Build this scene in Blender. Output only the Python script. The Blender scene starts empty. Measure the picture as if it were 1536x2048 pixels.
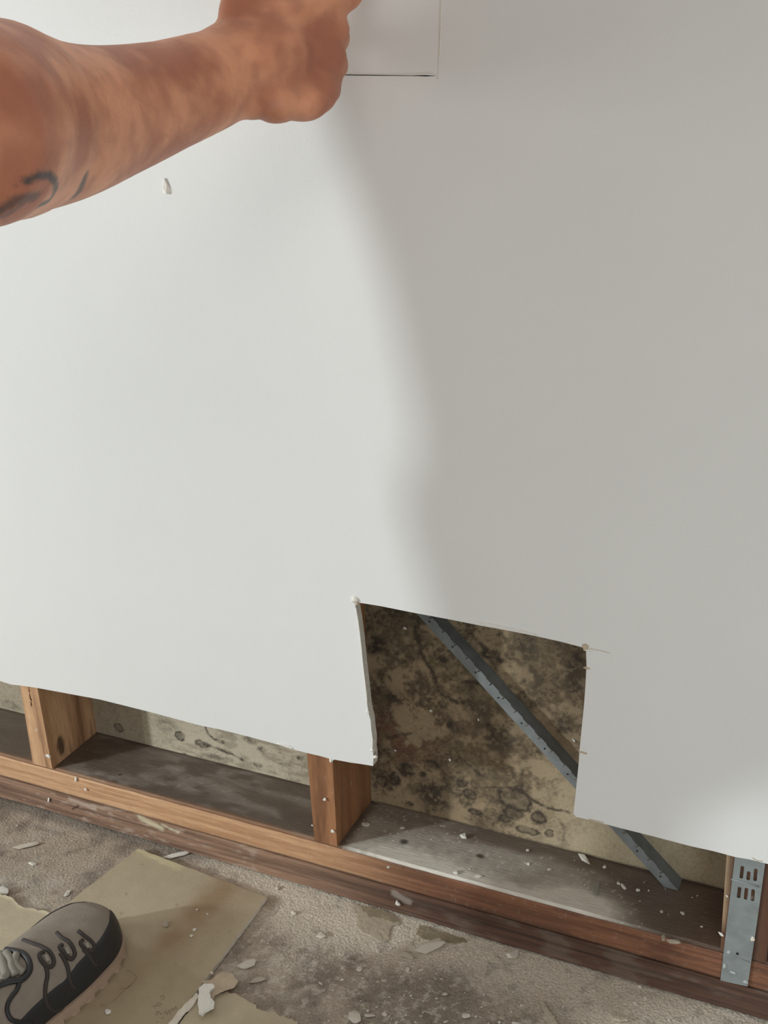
import bpy, bmesh, math, random
import numpy as np
from mathutils import Vector, Matrix
from mathutils.bvhtree import BVHTree

# ------------------------------------------------------------------ camera, light, exposure
S = bpy.context.scene
COL = S.collection
F_PX = 2303.8
CAM = np.array([1.05908, -1.02499, 0.92579])
RM = np.array([[0.90730633, 0.41872519, -0.03826808],
               [0.12606663, -0.35772778, -0.92527728],
               [-0.40112646, 0.8346856, -0.37735595]])   # rows: right, down, forward
cd = bpy.data.cameras.new('camera')
cd.sensor_fit = 'VERTICAL'; cd.sensor_height = 24.0; cd.lens = 24.0 * F_PX / 2048.0
cd.clip_start = 0.01; cd.clip_end = 60
cam = bpy.data.objects.new('camera', cd); COL.objects.link(cam)
cam.matrix_world = Matrix(((RM[0][0], -RM[1][0], -RM[2][0], CAM[0]),
                           (RM[0][1], -RM[1][1], -RM[2][1], CAM[1]),
                           (RM[0][2], -RM[1][2], -RM[2][2], CAM[2]), (0, 0, 0, 1)))
S.camera = cam
S.view_settings.view_transform = 'Standard'; S.view_settings.look = 'None'
S.view_settings.gamma = 1.0; S.view_settings.use_curve_mapping = False
S.view_settings.exposure = 0.12
w = bpy.data.worlds.new('room_light'); S.world = w; w.use_nodes = True
w.node_tree.nodes['Background'].inputs[0].default_value = (1.0, 0.93, 0.87, 1)
w.node_tree.nodes['Background'].inputs[1].default_value = 0.315

def area(name, loc, target, size, power, col, sy=None):
    l = bpy.data.lights.new(name, 'AREA'); l.energy = power; l.color = col
    l.shape = 'RECTANGLE'; l.size = size; l.size_y = sy or size
    o = bpy.data.objects.new(name, l); COL.objects.link(o); o.location = loc
    o.rotation_euler = (Vector(target) - Vector(loc)).to_track_quat('-Z', 'Y').to_euler()
    return o
KD = Vector((-1.1, -1.0, 0.33)).normalized()
area('window_light', Vector((0.45, 0, 0.5)) + KD * 6.0, (0.45, 0, 0.5), 0.20, 178, (0.90, 0.98, 1.0), 0.36)
area('left_fill_light', (-1.2, -1.05, 0.7), (0.0, 0, 0.6), 0.5, 6.5, (0.98, 1.0, 0.97), 0.6)  # added fill, no real source: brightens the wall towards the left
area('right_fill_light', (1.65, -1.3, 0.12), (1.0, 0, 0.12), 0.6, 7, (0.84, 0.96, 1.0), 0.6)  # added low fill that lifts the lower right, no real opening there
area('high_fill_light', (1.3, -2.0, 2.25), (0.6, 0, 0.5), 1.2, 9.5, (1.0, 0.92, 0.86), 1.0)  # added warm fill from above, not a real lamp

# ------------------------------------------------------------------ helpers
def ray(px, py):
    return RM.T @ np.array([(px - 768) / F_PX, (py - 1024) / F_PX, 1.0])
def at(px, py, ax, v):
    d = ray(px, py); t = (v - CAM[ax]) / d[ax]; return CAM + t * d
def far(px, py, z):
    return Vector(CAM + z * ray(px, py))
ZF = -0.0783     # floor
ZG = -0.0379     # joint between the two plates
YB = 0.1004      # mouldy rear lining
YW = -0.012      # face of the white board

def lin(r, g, b):
    f = lambda c: (c / 255 / 12.92) if c <= 10 else ((c / 255 + 0.055) / 1.055) ** 2.4
    return np.array([f(r), f(g), f(b)])

def tag(o, label=None, cat=None, group=None, kind=None):
    if label: o['label'] = label
    if cat: o['category'] = cat
    if group: o['group'] = group
    if kind: o['kind'] = kind
    return o
def empty(name, loc, label, cat, group=None):
    o = bpy.data.objects.new(name, None); COL.objects.link(o); o.location = loc
    o.empty_display_size = 0.02
    return tag(o, label, cat, group)
def obj(name, me, mat=None, parent=None):
    o = bpy.data.objects.new(name, me); COL.objects.link(o)
    if mat and not me.materials: me.materials.append(mat)
    if parent:
        o.parent = parent
        o.matrix_parent_inverse = Matrix.Translation(-parent.location) if parent.parent is None else Matrix.Identity(4)
    return o
def mesh(name, v, f, smooth=False):
    me = bpy.data.meshes.new(name)
    me.from_pydata([tuple(map(float, p)) for p in v], [], [tuple(map(int, q)) for q in f]); me.update()
    if smooth: me.shade_smooth()
    return me
def paint(me, cols):
    a = me.color_attributes.new('tint', 'FLOAT_COLOR', 'POINT')
    c = np.ones((len(me.vertices), 4), dtype=np.float32); c[:, :3] = cols
    a.data.foreach_set('color', c.ravel())

# value noise in numpy, any number of dims (2 or 3)
def _h(ix, iy, iz, s):
    n = (ix * 374761393 + iy * 668265263 + iz * 2147483647 + s * 1274126177) & 0xffffffff
    n = ((n ^ (n >> 13)) * 1274126177) & 0xffffffff
    return ((n ^ (n >> 16)) & 0xffff) / 65535.0
def vn(x, y, z=0.0, s=0):
    x = np.asarray(x, float); y = np.asarray(y, float) + x * 0; z = np.asarray(z, float) + x * 0
    ix, iy, iz = np.floor(x).astype(np.int64), np.floor(y).astype(np.int64), np.floor(z).astype(np.int64)
    fx, fy, fz = x - ix, y - iy, z - iz
    fx, fy, fz = [t * t * (3 - 2 * t) for t in (fx, fy, fz)]
    r = 0
    for a in (0, 1):
        for b in (0, 1):
            for c in (0, 1):
                r = r + _h(ix + a, iy + b, iz + c, s) * (fx if a else 1 - fx) * (fy if b else 1 - fy) * (fz if c else 1 - fz)
    return r
def fbm(x, y, z=0.0, s=0, o=4, g=0.5):
    r = 0; a = 1; t = 0
    for i in range(o):
        r = r + a * vn(x * 2 ** i + 17 * i, y * 2 ** i, z * 2 ** i, s + i); t += a; a *= g
    return r / t
def sm(e0, e1, x):
    t = np.clip((x - e0) / (e1 - e0), 0, 1); return t * t * (3 - 2 * t)
def mix(a, b, t):
    t = np.asarray(t)[:, None]; return a * (1 - t) + b * t

# materials -----------------------------------------------------------------
def mat_plain(name, col, rough=0.8, metal=0.0, bump=0.0, bscale=200.0, var=0.0, vscale=30.0, use_tint=False, sss=0.0, grain=None):
    m = bpy.data.materials.new(name); m.use_nodes = True
    n = m.node_tree.nodes; L = m.node_tree.links; b = n['Principled BSDF']
    b.inputs['Roughness'].default_value = rough; b.inputs['Metallic'].default_value = metal
    tc = n.new('ShaderNodeTexCoord')
    mp = n.new('ShaderNodeMapping'); L.new(tc.outputs['Object'], mp.inputs['Vector'])
    if grain: mp.inputs['Scale'].default_value = grain
    if use_tint:
        a = n.new('ShaderNodeAttribute'); a.attribute_name = 'tint'; src = a.outputs['Color']
    else:
        r = n.new('ShaderNodeRGB'); r.outputs[0].default_value = (*col, 1); src = r.outputs[0]
    if var > 0:
        no = n.new('ShaderNodeTexNoise'); no.inputs['Scale'].default_value = vscale; no.inputs['Detail'].default_value = 6
        L.new(mp.outputs[0], no.inputs['Vector'])
        mr = n.new('ShaderNodeMapRange'); mr.inputs['From Min'].default_value = 0.25; mr.inputs['From Max'].default_value = 0.75
        mr.inputs['To Min'].default_value = 1 - var; mr.inputs['To Max'].default_value = 1 + var
        L.new(no.outputs['Fac'], mr.inputs['Value'])
        mx = n.new('ShaderNodeVectorMath'); mx.operation = 'SCALE'
        L.new(src, mx.inputs[0]); L.new(mr.outputs[0], mx.inputs['Scale']); src = mx.outputs[0]
    L.new(src, b.inputs['Base Color'])
    if bump > 0:
        nb = n.new('ShaderNodeTexNoise'); nb.inputs['Scale'].default_value = bscale; nb.inputs['Detail'].default_value = 5
        L.new(mp.outputs[0], nb.inputs['Vector'])
        bp = n.new('ShaderNodeBump'); bp.inputs['Strength'].default_value = bump; bp.inputs['Distance'].default_value = 0.002
        L.new(nb.outputs['Fac'], bp.inputs['Height']); L.new(bp.outputs[0], b.inputs['Normal'])
    if sss: 
        b.inputs['Subsurface Weight'].default_value = sss
        b.inputs['Subsurface Radius'].default_value = (0.008, 0.003, 0.0015); b.inputs['Subsurface Scale'].default_value = 1.0
    return m
M = {}
M['board'] = mat_plain('white_board_paint', (0.74, 0.735, 0.72), 0.62, bump=0.12, bscale=420, var=0.012, vscale=8)
M['gypsum'] = mat_plain('gypsum_core', (0.70, 0.65, 0.57), 0.95, bump=0.6, bscale=500, var=0.15, vscale=160)
M['mould'] = mat_plain('mouldy_lining', (1, 1, 1), 0.85, bump=0.25, bscale=320, var=0.16, vscale=420, use_tint=True)
M['wood'] = mat_plain('rough_timber', (1, 1, 1), 0.62, bump=0.35, bscale=60, var=0.14, vscale=45, use_tint=True, grain=(1.0, 9, 9))
M['wood_up'] = mat_plain('upright_timber', (1, 1, 1), 0.62, bump=0.35, bscale=60, var=0.14, vscale=45, use_tint=True, grain=(9, 9, 1.0))
M['floor'] = mat_plain('dusty_concrete', (1, 1, 1), 0.9, bump=0.9, bscale=300, var=0.26, vscale=330, use_tint=True)
M['plain_floor'] = mat_plain('bare_concrete', tuple(lin(128, 112, 100)), 0.9, bump=0.5, bscale=120, var=0.3, vscale=20)
M['plain_lining'] = mat_plain('tan_lining', tuple(lin(170, 160, 135)), 0.85, bump=0.2, var=0.2, vscale=14)
M['tan_paper'] = mat_plain('tan_backing_paper', (1, 1, 1), 0.8, bump=0.15, bscale=300, var=0.06, vscale=60, use_tint=True)
M['chip'] = mat_plain('plaster_chip', tuple(lin(224, 215, 200)), 0.95, bump=0.5, bscale=300, var=0.1, vscale=100)
M['chip_grey'] = mat_plain('dirty_plaster_chip', tuple(lin(192, 180, 162)), 0.95, bump=0.5, bscale=300, var=0.15, vscale=100)
M['white_chip'] = mat_plain('white_plaster_chip', tuple(lin(232, 228, 220)), 0.9, bump=0.4, bscale=300, var=0.05)
M['pink_paper'] = mat_plain('torn_pink_paper', tuple(lin(190, 172, 150)), 0.85, bump=0.2, bscale=200, var=0.1, vscale=90)
M['steel'] = mat_plain('galvanised_steel', tuple(lin(140, 146, 146)), 0.6, metal=0.3, bump=0.1, bscale=120, var=0.16, vscale=70)
M['steel_dull'] = mat_plain('dull_galvanised_steel', tuple(lin(126, 130, 130)), 0.65, metal=0.2, bump=0.1, bscale=120, var=0.18, vscale=60)
M['steel_pale'] = mat_plain('dusty_steel', tuple(lin(172, 176, 174)), .8)
M['dark'] = mat_plain('dark_hole', (0.012, 0.01, 0.009), 0.9)
M['ink'] = mat_plain('pencil_marks', tuple(lin(122, 108, 88)), 0.9)
M['skin'] = mat_plain('skin', (1, 1, 1), 0.5, bump=0.35, bscale=220, var=0.10, vscale=16, use_tint=True, sss=0.25)
M['shoe_grey'] = mat_plain('grey_suede', tuple(lin(142, 131, 120)), 0.85, bump=0.3, bscale=500, var=0.1, vscale=60)
M['shoe_black'] = mat_plain('black_rubber', tuple(lin(42, 43, 44)), 0.5, bump=0.1)
M['shoe_pipe'] = mat_plain('dark_piping', tuple(lin(58, 51, 47)), 0.7)
M['shoe_sole'] = mat_plain('tan_sole', tuple(lin(172, 148, 128)), 0.8, bump=0.3, bscale=100, var=0.12)
M['shoe_loop'] = mat_plain('pale_lace_loop', tuple(lin(150, 144, 132)), 0.7)
M['lace'] = mat_plain('lace', tuple(lin(140, 134, 124)), 0.85, bump=0.3)
M['cloth_dark'] = mat_plain('dark_cotton', tuple(lin(70, 66, 64)), 0.95, bump=0.3, var=0.1)
M['cloth_trouser'] = mat_plain('work_trouser', tuple(lin(88, 80, 70)), 0.95, bump=0.3, var=0.1)
M['hair'] = mat_plain('hair', tuple(lin(58, 44, 36)), 0.8, bump=0.8, bscale=120)
M['eye_white'] = mat_plain('eye_white', tuple(lin(225, 220, 215)), 0.3)
M['iris'] = mat_plain('iris', tuple(lin(60, 45, 35)), 0.3)
M['lip'] = mat_plain('lip', tuple(lin(160, 92, 82)), 0.5)
M['residue'] = mat_plain('old_filler', tuple(lin(182, 170, 150)), .95, bump=.5, bscale=200, var=.1, vscale=60)
M['residue2'] = mat_plain('paper_residue', tuple(lin(150, 138, 114)), .95, bump=.5, bscale=200, var=.15, vscale=60)
M['dust'] = mat_plain('plaster_dust', tuple(lin(196, 190, 178)), 1.0, bump=0.8, bscale=500, var=0.12, vscale=200)

# ------------------------------------------------------------------ geometry helpers
def axisvals(a, b, lo, hi, step):
    """coarse outside [lo,hi], fine inside"""
    lo = max(a, lo); hi = min(b, hi)
    v = list(np.arange(a, lo - .06, .08)) if a < lo else []
    v += list(np.linspace(lo, hi, max(2, int(round((hi - lo) / step)) + 1)))
    if hi < b: v += list(np.arange(hi + .08, b - .04, .08)) + [b]
    return np.array(v)
def grid_faces(nu, nv, off=0, flip=False):
    i, j = np.meshgrid(np.arange(nu - 1), np.arange(nv - 1), indexing='ij')
    a = (i * nv + j).ravel() + off
    q = np.stack([a, a + nv, a + nv + 1, a + 1], 1)
    return q[:, ::-1] if flip else q
def fast_mesh(name, V, Q, smooth=False):
    me = bpy.data.meshes.new(name)
    me.vertices.add(len(V)); me.vertices.foreach_set('co', np.asarray(V, np.float32).ravel())
    me.loops.add(Q.size); me.loops.foreach_set('vertex_index', Q.astype(np.int32).ravel())
    me.polygons.add(len(Q)); me.polygons.foreach_set('loop_start', np.arange(0, Q.size, 4, dtype=np.int32))
    me.polygons.foreach_set('loop_total', np.full(len(Q), 4, np.int32))
    me.update(calc_edges=True); me.validate()
    if smooth: me.shade_smooth()
    return me
def gridbox(name, xs, ys, zs, colf, warp=None):
    V = []; Q = []; N = []; off = 0
    def face(u, v, mk, nrm, flip):
        nonlocal off
        U, W = np.meshgrid(u, v, indexing='ij'); P = mk(U.ravel(), W.ravel())
        V.append(P); Q.append(grid_faces(len(u), len(v), off, flip)); N.append(np.tile(nrm, (len(P), 1))); off += len(P)
    c = lambda v, n: np.full(n, v)
    face(xs, ys, lambda a, b: np.stack([a, b, c(zs[-1], len(a))], 1), (0, 0, 1), False)
    face(xs, ys, lambda a, b: np.stack([a, b, c(zs[0], len(a))], 1), (0, 0, -1), True)
    face(xs, zs, lambda a, b: np.stack([a, c(ys[0], len(a)), b], 1), (0, -1, 0), False)
    face(xs, zs, lambda a, b: np.stack([a, c(ys[-1], len(a)), b], 1), (0, 1, 0), True)
    face(ys, zs, lambda a, b: np.stack([c(xs[0], len(a)), a, b], 1), (-1, 0, 0), True)
    face(ys, zs, lambda a, b: np.stack([c(xs[-1], len(a)), a, b], 1), (1, 0, 0), False)
    V = np.concatenate(V); Q = np.concatenate(Q); N = np.concatenate(N)
    cols = colf(V, N)
    if warp: V = warp(V, N)
    me = fast_mesh(name, V, Q)
    paint(me, cols)
    return me
def pts_px(lst, ax, v):
    return [at(p[0], p[1], ax, v) for p in lst]
def seg_dist(P, A, B):
    AB = B - A; t = np.clip(((P - A) @ AB) / (AB @ AB + 1e-12), 0, 1)
    return np.linalg.norm(P - (A + t[:, None] * AB), axis=1), t
def prism(poly2, d0, d1, mk):
    """closed prism from a 2-D outline (ccw as seen from the d0 side)"""
    n = len(poly2)
    v = [mk(p[0], p[1], d0) for p in poly2] + [mk(p[0], p[1], d1) for p in poly2]
    f = [tuple(range(n)), tuple(reversed(range(n, 2 * n)))] + [(i, i + n, (i + 1) % n + n, (i + 1) % n) for i in range(n)]
    return v, f
def fix_normals(me):
    bm = bmesh.new(); bm.from_mesh(me); bmesh.ops.recalc_face_normals(bm, faces=bm.faces); bm.to_mesh(me); bm.free()
def box_mesh(name, x0, x1, y0, y1, z0, z1, bev=0.0):
    bm = bmesh.new(); bmesh.ops.create_cube(bm, size=1)
    for v in bm.verts:
        v.co = Vector(((x0 + x1) / 2 + v.co.x * (x1 - x0), (y0 + y1) / 2 + v.co.y * (y1 - y0), (z0 + z1) / 2 + v.co.z * (z1 - z0)))
    if bev: bmesh.ops.bevel(bm, geom=bm.edges[:], offset=bev, segments=2, affect='EDGES')
    me = bpy.data.meshes.new(name); bm.to_mesh(me); bm.free(); return me
def tube(path, rad, n=8, cap=True):
    path = [Vector(p) for p in path]; V = []; F = []
    up = Vector((0.13, 0.21, 0.97))
    for i, p in enumerate(path):
        t = (path[min(i + 1, len(path) - 1)] - path[max(i - 1, 0)]).normalized()
        a = t.cross(up); a = a.normalized() if a.length > 1e-4 else Vector((1, 0, 0)); b = t.cross(a)
        r = rad[i] if hasattr(rad, '__len__') else rad
        V += [p + (a * math.cos(2 * math.pi * k / n) + b * math.sin(2 * math.pi * k / n)) * r for k in range(n)]
    for i in range(len(path) - 1):
        for k in range(n):
            F.append((i * n + k, i * n + (k + 1) % n, (i + 1) * n + (k + 1) % n, (i + 1) * n + k))
    if cap: F += [tuple(reversed(range(n))), tuple(range(len(V) - n, len(V)))]
    return V, F
def spline(pts, k=6):
    pts = [Vector(p) for p in pts]; out = []
    for i in range(len(pts) - 1):
        p0 = pts[max(i - 1, 0)]; p1 = pts[i]; p2 = pts[i + 1]; p3 = pts[min(i + 2, len(pts) - 1)]
        for j in range(k):
            t = j / k
            out.append(0.5 * ((2 * p1) + (p2 - p0) * t + (2 * p0 - 5 * p1 + 4 * p2 - p3) * t * t + (3 * p1 - p0 - 3 * p2 + p3) * t ** 3))
    out.append(pts[-1]); return out

# ------------------------------------------------------------------ the setting
# floor: fine painted patch in view, coarse beyond
def floor_col(V, N=None):
    x, y = V[:, 0], V[:, 1]
    n1 = fbm(x * 9, y * 9, s=3); n2 = fbm(x * 42, y * 42, s=8); n3 = fbm(x * 170, y * 170, s=5, o=3)
    st = fbm((x * 0.8 + y * 0.6) * 22, (y * 0.8 - x * 0.6) * 110, s=21)
    c = mix(lin(134, 123, 111), lin(166, 154, 139), sm(0.34, 0.66, n1 * 0.5 + n2 * 0.5))
    c = mix(c, lin(176, 168, 158), 0.65 * sm(0.52, 0.72, st * 0.6 + n2 * 0.4) * sm(0.45, 0.6, n1 + 0.12 * (x < 0.2)))
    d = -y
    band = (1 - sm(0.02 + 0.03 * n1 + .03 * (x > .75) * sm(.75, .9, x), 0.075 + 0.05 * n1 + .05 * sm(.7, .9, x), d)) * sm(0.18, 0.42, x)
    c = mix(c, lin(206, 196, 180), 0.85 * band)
    c = mix(c, lin(102, 94, 86), 0.55 * (1 - sm(0.008, 0.022, d)) * (1 - sm(0.2, 0.32, x)))  # shadow strip along the foot of the timber at left, painted in
    # pale speckle
    c = mix(c, lin(190, 181, 168), 0.62 * sm(0.55, 0.70, n3) * sm(0.05, 0.5, x))
    c = mix(c, lin(70, 62, 54), 0.3 * sm(0.62, 0.75, fbm(x * 60, y * 60, s=31)))
    return c * 1.14
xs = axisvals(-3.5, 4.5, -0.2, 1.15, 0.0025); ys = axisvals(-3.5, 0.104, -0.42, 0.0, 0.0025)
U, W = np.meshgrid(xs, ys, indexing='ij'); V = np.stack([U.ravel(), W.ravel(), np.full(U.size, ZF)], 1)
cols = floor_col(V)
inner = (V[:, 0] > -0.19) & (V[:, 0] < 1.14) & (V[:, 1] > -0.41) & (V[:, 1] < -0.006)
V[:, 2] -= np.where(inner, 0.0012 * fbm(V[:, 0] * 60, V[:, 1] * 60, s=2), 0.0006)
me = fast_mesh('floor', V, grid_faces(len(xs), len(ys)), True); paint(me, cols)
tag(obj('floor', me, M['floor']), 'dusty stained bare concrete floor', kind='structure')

# mouldy rear lining -------------------------------------------------
BLOBS = [  # px, py, rx, ry (pixels), strength, kind 0 = spot with a darker rim, 1 = soft patch
    (924, 1565, 11, 8, 1.0, 0), (939, 1588, 14, 11, 1.0, 0), (951, 1625, 14, 6, 1.0, 0), (1030, 1598, 34, 24, .75, 0),
    (1025, 1625, 22, 14, .7, 0), (1008, 1637, 13, 10, .7, 0), (1078, 1635, 18, 15, .9, 0), (1055, 1661, 24, 8, .85, 0),
    (1098, 1665, 10, 8, .95, 0), (900, 1645, 30, 8, .4, 1), (765, 1560, 13, 12, 1.0, 0), (788, 1558, 13, 13, .9, 0),
    (812, 1540, 20, 15, 1.0, 1), (845, 1548, 8, 8, 1, 1), (865, 1528, 20, 12, .9, 1), (820, 1606, 8, 5, 1, 1),
    (902, 1451, 11, 11, .8, 1), (977, 1450, 6, 4, .8, 1), (1000, 1475, 45, 35, .5, 1), (870, 1590, 42, 35, .65, 1),
    (756, 1290, 22, 22, .75, 1), (748, 1300, 14, 14, .8, 1), (760, 1370, 20, 40, .45, 1), (785, 1395, 26, 18, .6, 1),
    (760, 1500, 26, 16, .6, 1), (885, 1318, 14, 7, .8, 1), (948, 1370, 24, 12, .5, 1), (975, 1310, 20, 10, .7, 1),
    (1050, 1300, 28, 40, .4, 1), (1150, 1360, 24, 60, .55, 1), (1150, 1320, 16, 22, .5, 1), (1070, 1360, 26, 30, .35, 1),
    (1130, 1450, 26, 26, .5, 1), (800, 1230, 80, 14, .4, 1), (960, 1420, 30, 40, .35, 1),
    (360, 1473, 9, 9, .9, 0), (405, 1488, 12, 7, 1, 0), (430, 1515, 26, 7, .5, 1), (368, 1507, 5, 3, .9, 1),
    (598, 1518, 7, 4, .8, 1), (515, 1530, 10, 5, .7, 1), (570, 1530, 16, 6, .5, 1), (238, 1456, 8, 8, .8, 0),
    (525, 1500, 10, 8, .6, 1), (500, 1480, 18, 10, .5, 1), (20, 1410, 22, 10, .35, 1), (330, 1450, 30, 14, .35, 1)]
LINES = [  # polyline, width px, strength
    ([(833, 1255), (838, 1290), (852, 1325), (868, 1350), (874, 1380), (890, 1395), (915, 1405), (940, 1403)], 4.5, .9),
    ([(845, 1300), (833, 1320), (838, 1345)], 4, .6), ([(945, 1268), (965, 1295), (985, 1310), (1000, 1320)], 5, .8),
    ([(925, 1363), (950, 1366), (975, 1375)], 3.5, .6), ([(918, 1512), (940, 1530), (955, 1545), (975, 1558)], 3, .75),
    ([(985, 1595), (1010, 1606), (1020, 1612)], 3, .8), ([(1045, 1570), (1045, 1585), (1065, 1600), (1085, 1612), (1110, 1620), (1140, 1626)], 3, .85),
    ([(970, 1612), (985, 1600)], 2, .5), ([(1120, 1640), (1130, 1660), (1128, 1680)], 2.5, .4), ([(970, 1575), (1000, 1576), (1045, 1574)], 2, .7),
    ([(410, 1450), (416, 1470), (432, 1480), (446, 1483)], 3.5, .7), ([(410, 1488), (440, 1497), (465, 1508), (485, 1520)], 3, 1.0),
    ([(1035, 1620), (1055, 1640)], 2, .5), ([(750, 1470), (790, 1475), (830, 1465)], 4, .5), ([(762, 1540), (800, 1570), (806, 1590)], 3, .5)]
def lining_col(V, N):
    x, z = V[:, 0], V[:, 2]
    wx = x + 0.006 * (fbm(x * 90, z * 90, s=1) - .5); wz = z + 0.006 * (fbm(x * 90, z * 90, s=2) - .5)
    P = np.stack([wx, wz], 1)
    n1 = fbm(x * 11, z * 11, s=41); n2 = fbm(x * 55, z * 55, s=42); n3 = fbm(x * 190, z * 190, s=43, o=3)
    base = mix(lin(166, 150, 122), lin(180, 166, 140), n1)
    base = mix(base, lin(186, 174, 152), 1 - sm(0.46, 0.5, x))
    low_right0 = np.clip(sm(0.62, 0.80, x - z * 0.45 + 0.02), 0, 1)
    base = mix(base, mix(lin(150, 126, 97), lin(168, 146, 114), n2), .8 * (1 - low_right0) * sm(0.47, 0.49, x))
    # cloudy general mould, darker left/top of the hole bay, paler towards the lower right corner
    low_right = np.clip(sm(0.62, 0.80, x - z * 0.45 + 0.02), 0, 1)
    bay = sm(0.47, 0.49, x)
    cloud = sm(0.42, 0.60, n1 * 0.45 + n2 * 0.4 + n3 * 0.15) * (0.25 + 0.75 * (1 - low_right)) * bay + 0.28 * bay * (1 - low_right)
    fib = fbm(x * 45, z * 170, s=48)
    cloud = cloud + (1 - bay) * (0.5 * sm(0.44, 0.62, fib * 0.6 + n2 * 0.4) * sm(0.12, 0.2, x) + 0.35 * (x < 0.12))  # flat darker part at far left paints in the left stud's shadow
    cloud = cloud * (1 - 0.75 * sm(0.76, 0.84, x) * (1 - sm(0.1, 0.2, z)))
    m = np.clip(0.80 * cloud, 0, 0.9)
    hue = mix(lin(90, 74, 57), lin(108, 94, 71), fbm(x * 20, z * 20, s=52))
    c = mix(base, hue, m * (.86 + .28 * sm(.3, .7, n3)))
    spk = sm(.56, .70, fbm(x * 380, z * 380, s=57, o=2)) * sm(.40, .55, n2) * (.25 + .75 * (1 - low_right)) * (.35 + .65 * bay)
    c = mix(c, lin(54, 46, 38), .6 * spk)
    red = np.exp(-(((x - .52) / .05) ** 2 + ((z - .1) / .035) ** 2))
    c = mix(c, lin(110, 64, 48), 0.45 * red * sm(.4, .6, n2))
    for (px, py, rx, ry, st, k) in BLOBS:
        A = at(px, py, 1, YB); B = at(px + rx, py, 1, YB); C_ = at(px, py + ry, 1, YB)
        hx = abs(B[0] - A[0]) + 1e-6; hz = abs(C_[2] - A[2]) + 1e-6
        r = np.sqrt(((P[:, 0] - A[0]) / hx) ** 2 + ((P[:, 1] - A[2]) / hz) ** 2)
        r = r + 0.5 * (n2 - .5) + .45 * (n3 - .5)
        if k == 0:
            f = st * ((1 - sm(0.85, 1.1, r)) * (0.35 + .3 * n3) + 0.75 * np.exp(-((r - .9) / .13) ** 2) * sm(.3, .5, n2))
        else:
            f = st * (1 - sm(0.35, 1.25, r)) * (0.55 + 0.6 * (n3 > .45))
        c = mix(c, lin(52, 44, 36), np.clip(1.15 * f, 0, .92))
    for (pl, wd, st) in LINES:
        Q = np.array(pts_px(pl, 1, YB))[:, [0, 2]]
        dm = np.full(len(x), 9.0)
        for i in range(len(Q) - 1):
            d, _ = seg_dist(P, Q[i], Q[i + 1]); dm = np.minimum(dm, d)
        wm = wd / 1750.0 * (0.5 + 1.1 * n2)
        c = mix(c, lin(60, 50, 40), np.clip(1.0 * st * (.5 + sm(.35, .6, n3)) * (1 - sm(0.2, 1.8, dm / wm)), 0, .85))
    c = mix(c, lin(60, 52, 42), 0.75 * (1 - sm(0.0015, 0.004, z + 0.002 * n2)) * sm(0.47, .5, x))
    return c
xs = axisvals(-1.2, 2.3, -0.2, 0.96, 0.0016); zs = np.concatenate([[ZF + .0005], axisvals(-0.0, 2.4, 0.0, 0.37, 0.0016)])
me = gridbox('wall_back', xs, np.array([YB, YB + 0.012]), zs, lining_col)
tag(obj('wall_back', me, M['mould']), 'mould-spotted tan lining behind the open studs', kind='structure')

# white board with the cut-out and the knife slit -------------------
def px_outline(lst): return [(at(a, b, 1, YW)[0], at(a, b, 1, YW)[2]) for a, b in lst]
bottom = px_outline([(0, 1362), (22, 1369), (40, 1371), (75, 1376), (140, 1388), (200, 1399), (300, 1424), (400, 1451), (440, 1459), (500, 1474),
                     (555, 1489), (590, 1500), (610, 1505), (640, 1512), (658, 1517), (662, 1526), (668, 1519), (700, 1525), (722, 1528), (746, 1532)])
holeL = px_outline([(747, 1516), (745, 1498), (745.5, 1480), (742.5, 1458), (741, 1440), (737, 1426), (734, 1405), (732, 1385), (729, 1360), (725, 1326), (721, 1285), (716, 1245), (711, 1215), (710, 1204)])
holeT = px_outline([(716, 1205), (760, 1212), (830, 1226), (900, 1239), (960, 1251), (1010, 1260), (1070, 1272), (1120, 1283), (1162, 1294), (1170, 1297)])
holeR = px_outline([(1172, 1302), (1173, 1330), (1171, 1370), (1168, 1410), (1164, 1450), (1160, 1490), (1157, 1530), (1152, 1580), (1148, 1615), (1147, 1628), (1152, 1634)])
bottomR = px_outline([(1180, 1640), (1240, 1656), (1300, 1671), (1380, 1692), (1430, 1703), (1470, 1714), (1500, 1719), (1536, 1728)])
dz = (bottomR[-1][1] - bottomR[0][1]) / (bottomR[-1][0] - bottomR[0][0])
outer = [(-3.2, bottom[0][1] - 0.0)] + bottom + holeL + holeT + holeR + bottomR + [(4.0, bottomR[-1][1]), (4.0, 2.45), (-3.2, 2.45)]
slit_px = [(560, 149.5), (690, 148.8), (760, 149.8), (825, 150.9), (835, 150.4), (850, 150.2), (866, 151.0), (874, 151.6), (868, 152.0), (852, 153.0), (838, 152.4), (824, 152.1), (760, 151.6), (690, 150.8), (560, 150.6)]
slit = px_outline(slit_px)
slit2_ = px_outline([(878.0, -60), (879.4, -60), (880.6, 0), (880.2, 50), (877.6, 95), (876.6, 95), (878.6, 45), (878.4, 0)])
from mathutils.geometry import delaunay_2d_cdt
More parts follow.
